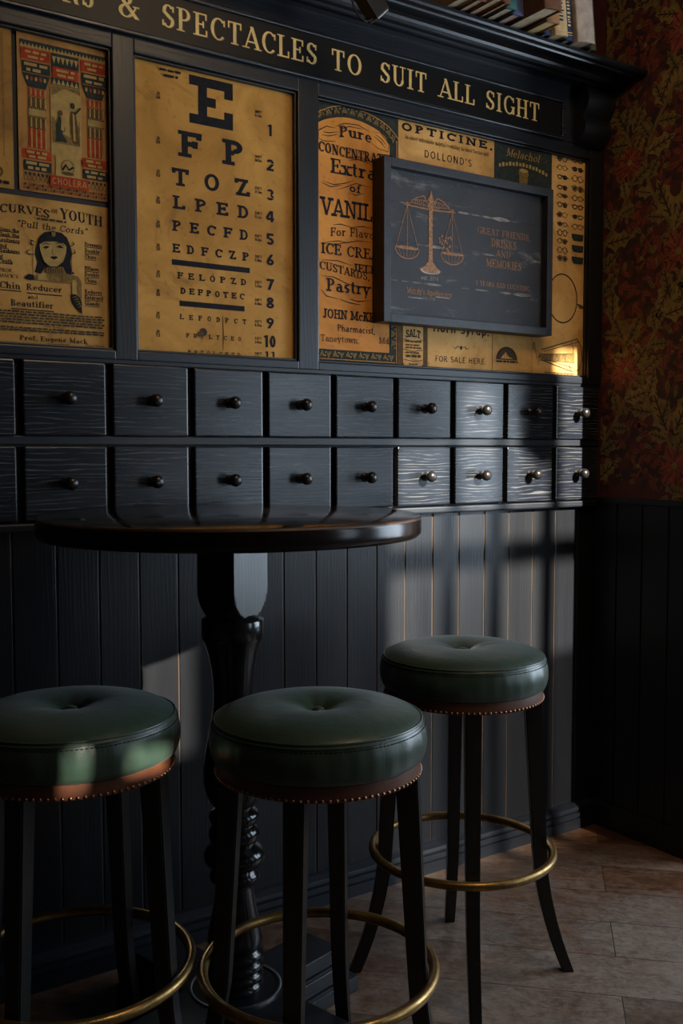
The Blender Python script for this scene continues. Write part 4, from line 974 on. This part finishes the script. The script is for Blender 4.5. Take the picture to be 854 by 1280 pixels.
# --- along the bottom of the right-hand panel
p = Poster('salt_bottle_print', 'print of a labelled SALT bottle beside the vanilla label', -.8370, -.7285, ZB, 1.70, 'ink_brown', cat='print')
c = p.c; bx0, bx1 = -.819, -.745; bm_ = (bx0+bx1)/2
c.poly([(bx0+.008, ZB+.004), (bx1-.008, ZB+.004), (bx1, ZB+.014), (bx1, 1.665), (bx1-.02, 1.692), (bx0+.02, 1.692), (bx0, 1.665), (bx0, ZB+.014)], 'paper_tan', 1)
for zz in (1.532, 1.561, 1.590, 1.655): c.line([(bx0+.002, zz+.002), (bm_, zz-.003), (bx1-.002, zz+.002)], .0022, 'ink_brown', 2)
c.text('SALT', bx0+.010, bx1-.010, 1.596, .022, style='slab', layer=2, bow=.004)
for i, zz in enumerate((1.584, 1.574, 1.566, 1.552)): c.dashes(bx0+.008, bx1-.008, zz, .0055, 'ink_brown', i)
c.dashes(bx0+.010, bx1-.010, 1.541, .008, 'ink_soft', 8); c.dashes(bx0+.014, bx1-.014, 1.664, .010, 'ink', 9); c.dashes(bx0+.02, bx1-.02, 1.520, .004, 'ink_soft', 10)
p.done()
p = Poster('cough_syrup_card', 'tan card ending FOR SALE HERE below the grey scales sign', -.7285, -.4725, ZB, 1.70, 'paper_tan', cat='card')
c = p.c
def c5(x, y): return (500+x/3.558, 400+y/3.558)
def ct(t, xl, yl, xr, yr, top, **k): a, b2 = c5(xl, yl), c5(xr, yr); p.ptext(t, a[0], a[1], b2[0], b2[1], c5(xl, top)[1], **k)
ct('Horn Syrup.', 146, 52, 396, 72, 16, style='sans', heavy=1.2)
ct('FOR SALE HERE.', 156, 186, 384, 196, 160, style='sans', heavy=.8)
X, Z = p.px(*c5(272, 124))
for sg_ in (1, -1): c.line([(X+sg_*.003, Z), (X+sg_*.014, Z+.004), (X+sg_*.022, Z-.003), (X+sg_*.033, Z+.001)], .003, 'ink_soft', 0, True)
c.ell(X, Z, .005, .006, 'ink_soft')
c.rect(-.7285+.001, ZB, -.7265, 1.70, 'ink_soft')
p.done()
p = Poster('optical_drawing_print', 'tan print with a half-dome emblem and a drawing of optical instruments at the foot', -.4725, -.2235, ZB, 1.66, 'paper_tan', cat='print')
c = p.c
c.rect(-.4722, ZB, -.4702, 1.66, 'ink_soft')
X, Z = p.px(*c5(474, 178)); R_ = p.px(*c5(520, 178))[0]-X
c.poly([(X+R_*cos(a), Z+R_*.92*sin(a)) for a in [pi*k/18 for k in range(19)]], 'ink_soft', 0)
c.poly([(X-R_*.6, Z+.004), (X-R_*.1, Z+R_*.55), (X+R_*.15, Z+R_*.25), (X+R_*.7, Z+.004)], 'paper_tan', 1); c.ring(X, Z, R_, R_*.92, .003, 'ink', 2, 0, 180)
for k in range(7): c.line([(X-R_*.8+k*R_*.27, Z+.004), (X-R_*.3+k*R_*.1, Z+R_*.85)], .0014, 'ink_brown', 1)
A, B = p.px(*c5(426, 188)), p.px(*c5(522, 192)); c.dashes(A[0], B[0], B[1], .006, 'ink', 2)
p.done()
# the instrument drawing straddles print and chart: its right-hand half is drawn on a sheet of its own above them
p = Poster('instrument_drawing', 'ink drawing of a folding optical instrument on the tan sheet in the lower right corner', *(p.px(*c5(586, 200))[0], SX1-.004, ZB+.004, 1.640), 'paper_tan', Y=.0188, th=.0012, cat='drawing')
c = p.c
def IL(pts, wd_=.0022, m='ink_soft', tp=False): c.line([p.px(*c5(*z)) for z in pts], wd_, m, 1, tp)
c.poly([p.px(*c5(*z)) for z in ((618, 152), (700, 150), (776, 154), (776, 190), (740, 186), (640, 178), (612, 166))], 'ink_tone', 0)
IL([(596, 98), (602, 130), (622, 150), (616, 200), (606, 150), (590, 118), (596, 98)]); IL([(620, 152), (776, 150), (776, 190), (620, 178)]); IL([(630, 132), (790, 84)], .003); IL([(640, 140), (800, 96)], .002); IL([(626, 176), (760, 228)], .003); IL([(640, 172), (772, 214)], .002)
IL([(786, 84), (806, 120), (810, 180), (796, 222), (762, 230), (752, 200)], .003); IL([(760, 92), (772, 130), (768, 150)]); IL([(700, 150), (704, 184)]); IL([(730, 150), (736, 186)])
for k in range(8): IL([(640+k*14, 154), (636+k*14, 176)], .0012)
A, B = p.px(*c5(640, 238)), p.px(*c5(776, 244)); c.dashes(A[0], B[0], B[1]+.001, .004, 'ink_brown', 2)
p.done()

# ================================================================== GREY FRAMED SIGN hung over the posters
sgn = thing('framed_scales_sign', 'grey distressed framed sign with copper scales, reading GREAT FRIENDS', 'sign', (-.600, .018, 1.857))
sx0, sx1, sz0, sz1 = -.9285, -.2730, 1.6295, 2.082
lo = lambda x, z: (x+.600, z-1.857)
fr = MB(); fw_ = .024
for x0, x1, z0, z1 in ((sx0, sx0+fw_, sz0, sz1), (sx1-fw_, sx1, sz0, sz1), (sx0+fw_, sx1-fw_, sz0, sz0+fw_), (sx0+fw_, sx1-fw_, sz1-fw_, sz1)):
    a, b2 = lo(x0, z0), lo(x1, z1); fr.box(a[0], b2[0], -.055, 0, a[1], b2[1], 0, bev=.0015)
fr.build('frame', 'slate_frame', sgn)
pn = MB(); pm = ['slate']
YS = -.030
a, b2 = lo(sx0+.02, sz0+.02), lo(sx1-.02, sz1-.02); pn.box(a[0], b2[0], YS, -.012, a[1], b2[1], 0)
panel = pn.build('panel', pm, sgn)
ab = MB(); am = []
cs = Canvas(lambda u, v, off: (u+.600, YS-off, v-1.857), ab, am)
YSW = YS+.018
def sw(x, y): return W(460+x/3.558, 180+y/3.558, YSW)
def st_(t, xl, yl, xr, yr, top, **k):
    A, B = sw(xl, yl), sw(xr, yr); h_ = sw(xl, top)[1]-A[1]; cs.text(t, A[0], B[0], (A[1]+B[1])/2, h_, **k)
def SL(pts, wd_, m='copper', ly=1, tp=False): cs.line([sw(*z) for z in pts], wd_, m, ly, tp)
def jag(xa, xb, z, wmax, seed):
    rn = random.Random(seed); n = int((xb-xa)/.006); wmax *= 1.7
    strip = []
    for i in range(n+1):
        x = xa+(xb-xa)*i/n; w = wmax*(.15+.85*abs(sin(i*.23+seed)*sin(i*.11+seed*.7)))*(.3+.7*sin(pi*i/n))*rn.uniform(.8, 1); strip.append(((x, z+w*.5), (x, z-w*.5)))
    cs.quads(strip, 'chalk', 0)
zl1, zl2, zl3 = (sw(130, 262)[1]+sw(770, 362)[1])/2, (sw(150, 438)[1]+sw(770, 526)[1])/2, (sw(90, 602)[1]+sw(770, 682)[1])/2
for z, segs in ((zl1, ((-.868, -.83, .002), (-.64, -.39, .0085))), (zl2, ((-.845, -.66, .005), (-.60, -.48, .003), (-.37, -.30, .005))), (zl3, ((-.905, -.68, .005), (-.69, -.50, .003), (-.50, -.298, .007)))):
    for i, (xa, xb, w) in enumerate(segs): jag(xa, xb, z, w, int(z*999)+i)
    cs.rect(sx0+.03, z-.0006, sx1-.03, z+.0006, 'black_metal', 0)
XB = sw(278, 400)[0]
zb = lambda y: sw(278, y)[1]
cs.poly([(XB-.007, zb(300)), (XB+.007, zb(300)), (XB+.008, zb(530)), (XB-.008, zb(530))], 'copper', 1)
cs.poly([(XB-.012, zb(528)), (XB+.012, zb(528)), (XB+.022, zb(548)), (XB+.040, zb(562)), (XB+.030, zb(572)), (XB-.030, zb(572)), (XB-.042, zb(560)), (XB-.022, zb(548))], 'copper', 1)
cs.ell(XB, zb(566), .036, .009, 'chalk', 1)
cs.ell(XB, zb(560), .030, .010, 'copper', 2); cs.ell(XB, zb(545), .016, .012, 'copper', 2)
for yy, r_ in ((290, .010), (276, .013), (262, .008), (248, .011), (234, .006), (222, .004)): cs.ell(XB, zb(yy), r_, .008, 'copper', 2, 12)
zbm = zb(284); LXs, RXs = sw(174, 268)[0], sw(375, 300)[0]
cs.line([(LXs-.012, zbm-.002), (XB, zbm-.006), (RXs+.012, zbm-.002)], .004, 'copper', 1)
for sg_, X_ in ((-1, LXs), (1, RXs)):
    d_ = abs(X_-XB)
    cs.line([(XB+sg_*.008, zbm+.006), (XB+sg_*d_*.3, zbm+.030), (XB+sg_*d_*.6, zbm+.022), (X_-sg_*.008, zbm+.002)], .0035, 'copper', 1)
    for k in range(4): cs.ring(XB+sg_*d_*(.18+.17*k), zbm+.010, .013, .010-.0012*k, .002, 'copper', 1)
    cs.ell(X_, zbm, .006, .006, 'copper', 2, 12)
    pz = zbm-.125; pw = .044
    cs.ell(X_, pz+.002, pw, .0045, 'copper', 1, 24)
    for k in (-1, 0, 1): cs.line([(X_, zbm-.004), (X_+k*pw*.93, pz)], .0018, 'copper', 1)
    cs.ring(X_, pz, pw, .030, .003, 'copper', 1, 180, 360)
    for k in range(5): cs.line([(X_-pw*.7+k*pw*.35, pz), (X_-pw*.45+k*pw*.22, pz-.024)], .0012, 'copper', 1)
rn = random.Random(3)
for k in range(26): X_, Z_ = RXs+rn.uniform(-.05, .0), zbm-.125+rn.uniform(0, .05); cs.ell(X_, Z_, .004, .0025, 'copper', 1, 6, rn.uniform(0, 3))
for t, xl, yl, xr, yr, tp_ in (('GREAT FRIENDS,', 486, 396, 722, 434, 366), ('DRINKS', 548, 458, 660, 470, 422), ('AND', 568, 504, 634, 508, 474), ('MEMORIES', 525, 548, 682, 562, 512), ('4 YEARS AND COUNTING.', 478, 628, 724, 656, 606)):
    st_(t, xl, yl, xr, yr, tp_, style='roman', mat='copper', layer=1, heavy=.95)
st_('est. 2014', 236, 604, 312, 610, 584, style='slabfine', mat='chalk', layer=1, heavy=.8)
st_("Mandy's Apothecary", 172, 666, 372, 682, 638, style='slabfine', mat='copper', layer=1, heavy=1)
st_('CO LTD', 244, 690, 298, 696, 680, style='sans', mat='chalk', layer=1, heavy=.7)
for xa, xb in ((178, 240), (300, 362)): A, B = sw(xa, 679), sw(xb, 689); cs.rect(A[0], (A[1]+B[1])/2-.001, B[0], (A[1]+B[1])/2+.001, 'chalk', 1)
ab.build('copper_artwork', am, panel, recalc=False)

# ================================================================== BAR STOOLS
RINGZ, RINGR = .306, .2165
def stool(label, loc, rz):
    st = thing('bar_stool', label, 'bar stool', loc, rz, 'green leather bar stools')
    seg = 128
    # cushion: buttoned dome, rounded side with puckers below the seam
    prof = [(0, .786), (.006, .786), (.012, .7875), (.020, .7925), (.032, .7985), (.050, .8040), (.075, .8080), (.100, .8075), (.125, .8050), (.150, .8005), (.168, .7955), (.182, .7890), (.1895, .7832), (.1925, .7800), (.1945, .7760), (.1972, .768), (.1995, .756), (.2005, .745), (.1998, .734), (.1975, .722), (.1945, .7135), (.190, .711), (0, .711)]
    def puck(r, z, a):
        k = 0
        if .715 < z < .778 and r > .19: k = .0011*sin(31*a+2*sin(5*a))*(1-abs(z-.742)/.04)
        if r < .06 and z > .79: k = .0
        return r+k
    mb = MB().lathe(prof, seg, mat=0, fn=puck)
    for i, v in enumerate(mb.v):                                  # soft radial creases running to the button
        x, y, z = v; r_ = hypot(x, y)
        if z > .79 and .01 < r_ < .10: mb.v[i] = (x, y, z+.0006*sin(atan2(y, x)*7+1.3*sin(atan2(y, x)*2))*(r_/.03 if r_ < .03 else max(0, (.10-r_)/.07)))
    cu = mb.build('cushion', 'leather', st, sharp=60)
    MB().lathe([(0, .7985), (.005, .7980), (.0100, .7960), (.0124, .7930), (.0115, .786), (0, .785)], 20).build('button', 'leather', cu)
    pp = MB().tube([(.1912*cos(2*pi*k/96), .1912*sin(2*pi*k/96), .7826) for k in range(96)], .0021, 8, True, 0)
    pp.tube([(.1950*cos(2*pi*k/96), .1950*sin(2*pi*k/96), .7765) for k in range(96)], .0012, 6, True, 0)
    pp.build('seam_piping', 'leather', cu)
    stt = MB()
    for k in range(150):
        a = 2*pi*k/150; r_ = .1966
        stt.box(-.0022, .0022, -.0006, .0006, -.0009, .0009, 0, mtx=Matrix.Translation((r_*cos(a), r_*sin(a), .7716)) @ Matrix.Rotation(a+pi/2, 4, 'Z'))
    stt.build('stitching', 'black_metal', cu)
    MB().lathe([(0, .7115), (.186, .7115), (.1885, .709), (.1890, .700), (.1892, .690), (.1885, .6835), (.184, .6815), (0, .6815)], 96).build('seat_band', 'brown', st)
    n0 = None
    band = [o for o in st.children if o.name.startswith('seat_band')][0]
    for k in range(96):
        a = 2*pi*k/96
        if n0 is None:
            n0 = MB().lathe([(0, .0030), (.0016, .0027), (.0030, .0016), (.0036, .0), (.0036, -.0006)], 10, axis='Z').build('nail_head', 'nail', band); o = n0
        else:
            o = n0.copy(); COL.objects.link(o); o.parent = band
        o.location = (.1893*cos(a), .1893*sin(a), .6868); o.rotation_euler = (0, pi/2, a)
    # four sabre legs
    def sabre():
        mb = MB(); zs = [.690, .62, .54, .46, .38, .31, .25, .19, .13, .08, .04, 0]; rings = []
        for z in zs:
            t = max(0, (.33-z)/.33); rad = .168+.020*(1-z/.69)*1.0 + .075*t**1.9
            rad = .166+.021*(.69-z)/.38 if z > .31 else .187+.073*((.31-z)/.31)**1.75
            wd2 = .0185-.0055*(1-z/.69); dp = .0205-.0065*(1-z/.69)
            rings.append([(rad-dp, -wd2, z), (rad+dp, -wd2, z), (rad+dp, wd2, z), (rad-dp, wd2, z)])
        vs = [p for r_ in rings for p in r_]; fs = []
        for i in range(len(zs)-1):
            for k in range(4): fs.append([i*4+k, i*4+(k+1) % 4, (i+1)*4+(k+1) % 4, (i+1)*4+k])
        fs += [[0, 1, 2, 3], [(len(zs)-1)*4+k for k in (3, 2, 1, 0)]]
        bm = bmesh.new(); bv = [bm.verts.new(v) for v in vs]
        for f_ in fs: bm.faces.new([bv[i] for i in f_])
        bmesh.ops.recalc_face_normals(bm, faces=bm.faces)
        bm.edges.ensure_lookup_table()
        es = [e for e in bm.edges if abs(e.verts[0].co.z-e.verts[1].co.z) > .01 and abs(e.verts[0].co.y-e.verts[1].co.y) < .004]
        bmesh.ops.bevel(bm, geom=es, offset=.0025, segments=2, affect='EDGES')
        bm.verts.index_update(); mb.add([v.co.copy() for v in bm.verts], [[v.index for v in f_.verts] for f_ in bm.faces], 0); bm.free(); return mb
    l0 = None
    for k in range(4):
        if l0 is None: l0 = sabre().build('leg', 'ebony', st); o = l0
        else: o = l0.copy(); COL.objects.link(o); o.parent = st
        o.rotation_euler = (0, 0, k*pi/2)
    MB().tube([(RINGR*cos(2*pi*k/96), RINGR*sin(2*pi*k/96), RINGZ) for k in range(96)], .0105, 14, True).build('foot_ring', 'brass', st)
    return st
s3 = stool('green leather bar stool standing farthest right, clear of the table', (-1.025, -.493, 0), radians(-33.7))
def dup_stool(label, loc, rz):
    o = copy_tree(s3); o.location = loc; o.rotation_euler = (0, 0, rz); o['label'] = label; return o
dup_stool('green leather bar stool standing nearest, in front of the turned table column', (-1.613, -.766, 0), radians(44.5))
dup_stool('green leather bar stool cut off by the left edge, in the deepest shade', (-1.989, -.502, 0), radians(40.5))

# ================================================================== TABLE
TX, TY = -1.608, -.421
tb = thing('poseur_table', 'round black bar table on a turned column with a stepped foot', 'table', (TX, TY, 0))
top = MB().lathe([(0, 1.091), (.378, 1.091), (.392, 1.093), (.3985, 1.099), (.400, 1.106), (.400, 1.124), (.399, 1.130), (.3965, 1.1345)], 128, mat=1).lathe([(.3965, 1.1345), (.393, 1.1360), (0, 1.1360)], 128).build('tabletop', ['table', 'table_edge'], tb, sharp=50)
MB().lathe([(.3962, 1.13475), (.3978, 1.1336), (.3990, 1.1318), (.3996, 1.1300), (.3985, 1.1305), (.3965, 1.1330), (.3955, 1.1345)], 128).build('worn_rim', 'worn_edge', top)
bl = MB(); s_ = .0525
# square block whose four faces end in lamb's-tongue curves
n = 12; A_ = radians(20)
def sqr(hs, z, k=0): return [(hs*cx, hs*cy, z) for cx, cy in ((1, 1), (-1, 1), (-1, -1), (1, -1))]
levels = [(1.086, 0)]+[(.975-.058*sin(pi/2*i/10), cos(pi/2*i/10)) for i in range(11)]
NS_ = 96; rows = []
for z, w_ in levels:
    lim = s_*sqrt(1+(w_ if z < 1.08 else 1)**2); row = []
    for k in range(NS_):
        a = 2*pi*k/NS_; ca, sa = cos(a), sin(a); rs = s_/max(abs(ca), abs(sa))
        row.append((min(rs, lim)*ca, min(rs, lim)*sa, z))
    rows.append(row)
vs_ = [p for r_ in rows for p in r_]; fs_ = [[i*NS_+k, i*NS_+(k+1) % NS_, (i+1)*NS_+(k+1) % NS_, (i+1)*NS_+k] for i in range(len(rows)-1) for k in range(NS_)]
bl.add(vs_, fs_+[list(range(NS_))], 0)
bl.box(-.062, .062, -.062, .062, 1.080, 1.092, 0, bev=.002)
bk = bl.build('top_block', 'ebony', tb); bk.rotation_euler = (0, 0, A_)
cprof = [(0, .925), (.0535, .925), (.058, .918), (.0655, .914), (.0665, .910), (.0665, .876), (.064, .869), (.059, .858), (.053, .838), (.0475, .812), (.0440, .785), (.0425, .755), (.0435, .725), (.048, .695), (.055, .66), (.0615, .625), (.0655, .59), (.0650, .560), (.058, .532), (.047, .513), (.0405, .506)]
def bead(z1, z0, r, neck):
    n = 8; return [(neck+(r-neck)*sin(pi*i/n)**.7, z1+(z0-z1)*i/n) for i in range(1, n)]+[(neck, z0)]
cprof += bead(.503, .469, .0545, .0445)+bead(.467, .428, .0555, .0455)+bead(.426, .374, .0665, .046)+bead(.372, .340, .0545, .0405)
cprof += [(.0400, .330), (.042, .312), (.047, .285), (.053, .255), (.0585, .232), (.0600, .215), (.0570, .203), (.0540, .198)]
for i in range(4): cprof += bead(.196-.024*i, .173-.024*i, .0625-.0006*i, .0535)
cprof += [(.055, .1005), (0, .1005)]
def twist(r, z, a): return r
colm = MB().lathe(cprof, 56).build('turned_column', 'ebony_gloss', tb, sharp=70)
MB().lathe([(.094, .1082), (.094, .1112), (.0955, .1120), (.0985, .1120), (.100, .1112), (.100, .1082)], 72).build('collar_ring', 'steel', tb)
def cross(L, hw, fil):
    pts = []
    for k in range(4):
        a = k*pi/2
        loc_ = [(L, -hw), (L, hw)]
        for i in range(6):
            t = i/5; loc_.append((hw+fil*(1-t)**1.6, hw+fil*t**1.6) if 0 < t < 1 else ((hw+fil, hw) if t == 0 else (hw, hw+fil)))
        pts += [(x_*cos(a)-y_*sin(a), x_*sin(a)+y_*cos(a)) for x_, y_ in loc_]
    return pts
bs = MB()
for i, (L, hw, z0, z1) in enumerate(((.312, .088, 0, .036), (.296, .073, .036, .072), (.279, .058, .072, .108))): bs.prism(cross(L, hw, .075), z0, z1)
fo = bs.build('stepped_foot', 'paint', tb); fo.rotation_euler = (0, 0, radians(15))
md = fo.modifiers.new('bevel', 'BEVEL'); md.width = .003; md.segments = 2; md.limit_method = 'ANGLE'

# ================================================================== BOOKS on the cornice
SHZ = 2.4622
BOOKG = 'old books along the cornice'
def book(label, x0, w, hgt, dep, over, lean, cover, pages='pages', deco=0):
    """stands on the cornice with its spine to the room, hanging over the edge by `over`"""
    bk_ = thing('book', label, 'book', (x0+w/2, -.171-over, SHZ), 0, BOOKG)
    t = .0028; cv_ = MB(); mats_ = [cover]
    cv_.box(-w/2, -w/2+t, .002, dep, 0, hgt, 0, bev=.0008); cv_.box(w/2-t, w/2, .002, dep, 0, hgt, 0, bev=.0008)
    n = 8; pr = [(-w/2*cos(pi*k/n), -.006*sin(pi*k/n)) for k in range(n+1)]
    cv_.prism(pr+[(w/2-.0005, .003), (-w/2+.0005, .003)], 0, hgt, 0)
    if deco:
        cc = Canvas(lambda u, v, off: (u, -.0060-off*.6, v), cv_, mats_); rr = random.Random(int(w*1e5)+deco)
        for zz in (.014, .021): cc.rect(-w*.30, zz, w*.30, zz+.0018, 'gilt')
        z_ = .040
        while z_ < hgt-.04:
            L = rr.uniform(.006, .012); cc.rect(-w*.20, z_, w*.20*rr.uniform(.2, 1), z_+L*.45, 'gilt' if deco == 1 else 'ink'); z_ += L
    cv_.build('cover', mats_, bk_, recalc=not deco)
    MB().box(-w/2+t, w/2-t, .004, dep-.006, .004, hgt-.004, 0).build('pages', pages, bk_)
    bk_.rotation_euler = (0, lean, 0)
    bk_.location.z = SHZ+abs(sin(lean))*w/2+.0003; bk_.location.x = x0+w/2+.0
    return bk_
def bkm(name, col, **k):
    M[name] = plain(name, col, .6, 0, .35, 30, **k); return name
bkm('book_blue', (.022, .055, .14)); bkm('book_navy', (.014, .028, .085)); bkm('book_teal', (.025, .11, .115)); bkm('book_brown', (.12, .045, .020)); bkm('book_tan', (.30, .15, .06))
bkm('book_cream', (.50, .37, .20)); bkm('book_grey', (.40, .33, .28)); bkm('book_rose', (.22, .10, .075)); bkm('book_olive', (.060, .056, .024)); bkm('book_patterned', (.06, .08, .17))
bkm('pages_yellow', (.55, .40, .17)); bkm('pages_rose', (.46, .28, .20))
B_ = [   # label, left pixel on the cornice edge, height, depth, overhang, lean, cover, pages, spine print
 ('pale cloth-bound book at the left end of the cornice row', 561, .20, .20, .085, -.12, 'book_cream', 'pages', 0),
 ('rose-brown book standing right next to the pale cloth-bound one', 577, .21, .19, .065, -.12, 'book_rose', 'pages', 0),
 ('wide tan book overhanging the cornice between rose-brown and thin brown books', 589, .21, .22, .100, -.12, 'book_tan', 'pages', 0),
 ('thin brown book standing between the wide tan and the teal one', 602, .20, .20, .088, -.12, 'book_brown', 'pages', 0),
 ('teal book with pale page edges on the cornice', 610.5, .20, .20, .070, -.12, 'book_teal', 'pages', 0),
 ('dusky blue book between the teal and the large brown one', 624.6, .21, .19, .052, -.12, 'book_patterned', 'pages_rose', 0),
 ('large brown book hanging furthest over the cornice edge', 639, .24, .25, .130, -.12, 'book_brown', 'pages', 0),
 ('tan book with yellowish pages right of the large brown one', 660.7, .20, .20, .070, -.12, 'book_tan', 'pages_yellow', 0),
 ('blue spined book with gilt letters left of the cream spine', 678, .23, .20, .006, -.12, 'book_blue', 'pages', 1),
 ('cream spined book with a dark title', 687, .24, .20, .022, -.12, 'book_cream', 'pages', 2),
 ('navy spined book with gilt script beside the cream spine', 703.5, .24, .20, .010, -.12, 'book_navy', 'pages', 1),
 ('broad pale grey book near the right end of the cornice row', 714, .26, .21, .026, -.12, 'book_grey', 'pages', 0),
 ('thin dark olive book closing the row at the right', 736, .26, .20, .002, -.12, 'book_olive', 'pages', 0)]
edge_y = lambda px_: 2.6+(px_-540)*(62-2.6)/200
Xs = [W(r_[1], edge_y(r_[1]), -.171)[0] for r_ in B_]+[W(745, 64, -.171)[0]]
for k, (lab, px_, hg, dp, ov, ln, cvr, pg, dc) in enumerate(B_):
    gap = .0016
    book(lab, Xs[k], Xs[k+1]-Xs[k]-gap, hg, dp, ov, ln, cvr, pg, dc)

# ================================================================== PICTURE LIGHT clipped to the cornice
pa, pb = W(475, 21, -.215), W(446, -26, -.215)
lp = thing('picture_light', 'small black picture light clipped to the cornice with a looped cable', 'lamp', (pa[0], -.215, pa[1]))
LL = hypot(pb[0]-pa[0], pb[1]-pa[1]); R_ = Matrix.Rotation(atan2(pb[0]-pa[0], pb[1]-pa[1]), 4, 'Y')
MB().box(-.026, .026, -.020, .020, .003, LL, 0, bev=.004, mtx=R_).build('lamp_head', 'black_metal', lp)
MB().box(-.022, .022, -.016, .016, 0, .0035, 0, bev=.001, mtx=R_).build('lens', 'glass', lp)
ex, ez = pb[0]-pa[0], pb[1]-pa[1]
MB().tube([(ex*.8, 0, ez*.8), (ex*.8, .03, ez*.95), (ex*.8, .06, ez*.8), (ex*.8, .085, .115), (ex*.8, .095, SHZ-pa[1]+.004)], .005, 8).build('arm', 'black_metal', lp)
def lw(x, y): q_ = W(x, y, -.222); return (q_[0]-pa[0], -.007, q_[1]-pa[1])
MB().tube([lw(438, -16), lw(440, -2), lw(443, 10), lw(449, 21), (lw(457, 27)), lw(464, 25), lw(468, 20), lw(466, 12)], .0024, 8).build('cable', 'black_metal', lp)
bpy.context.view_layer.update()
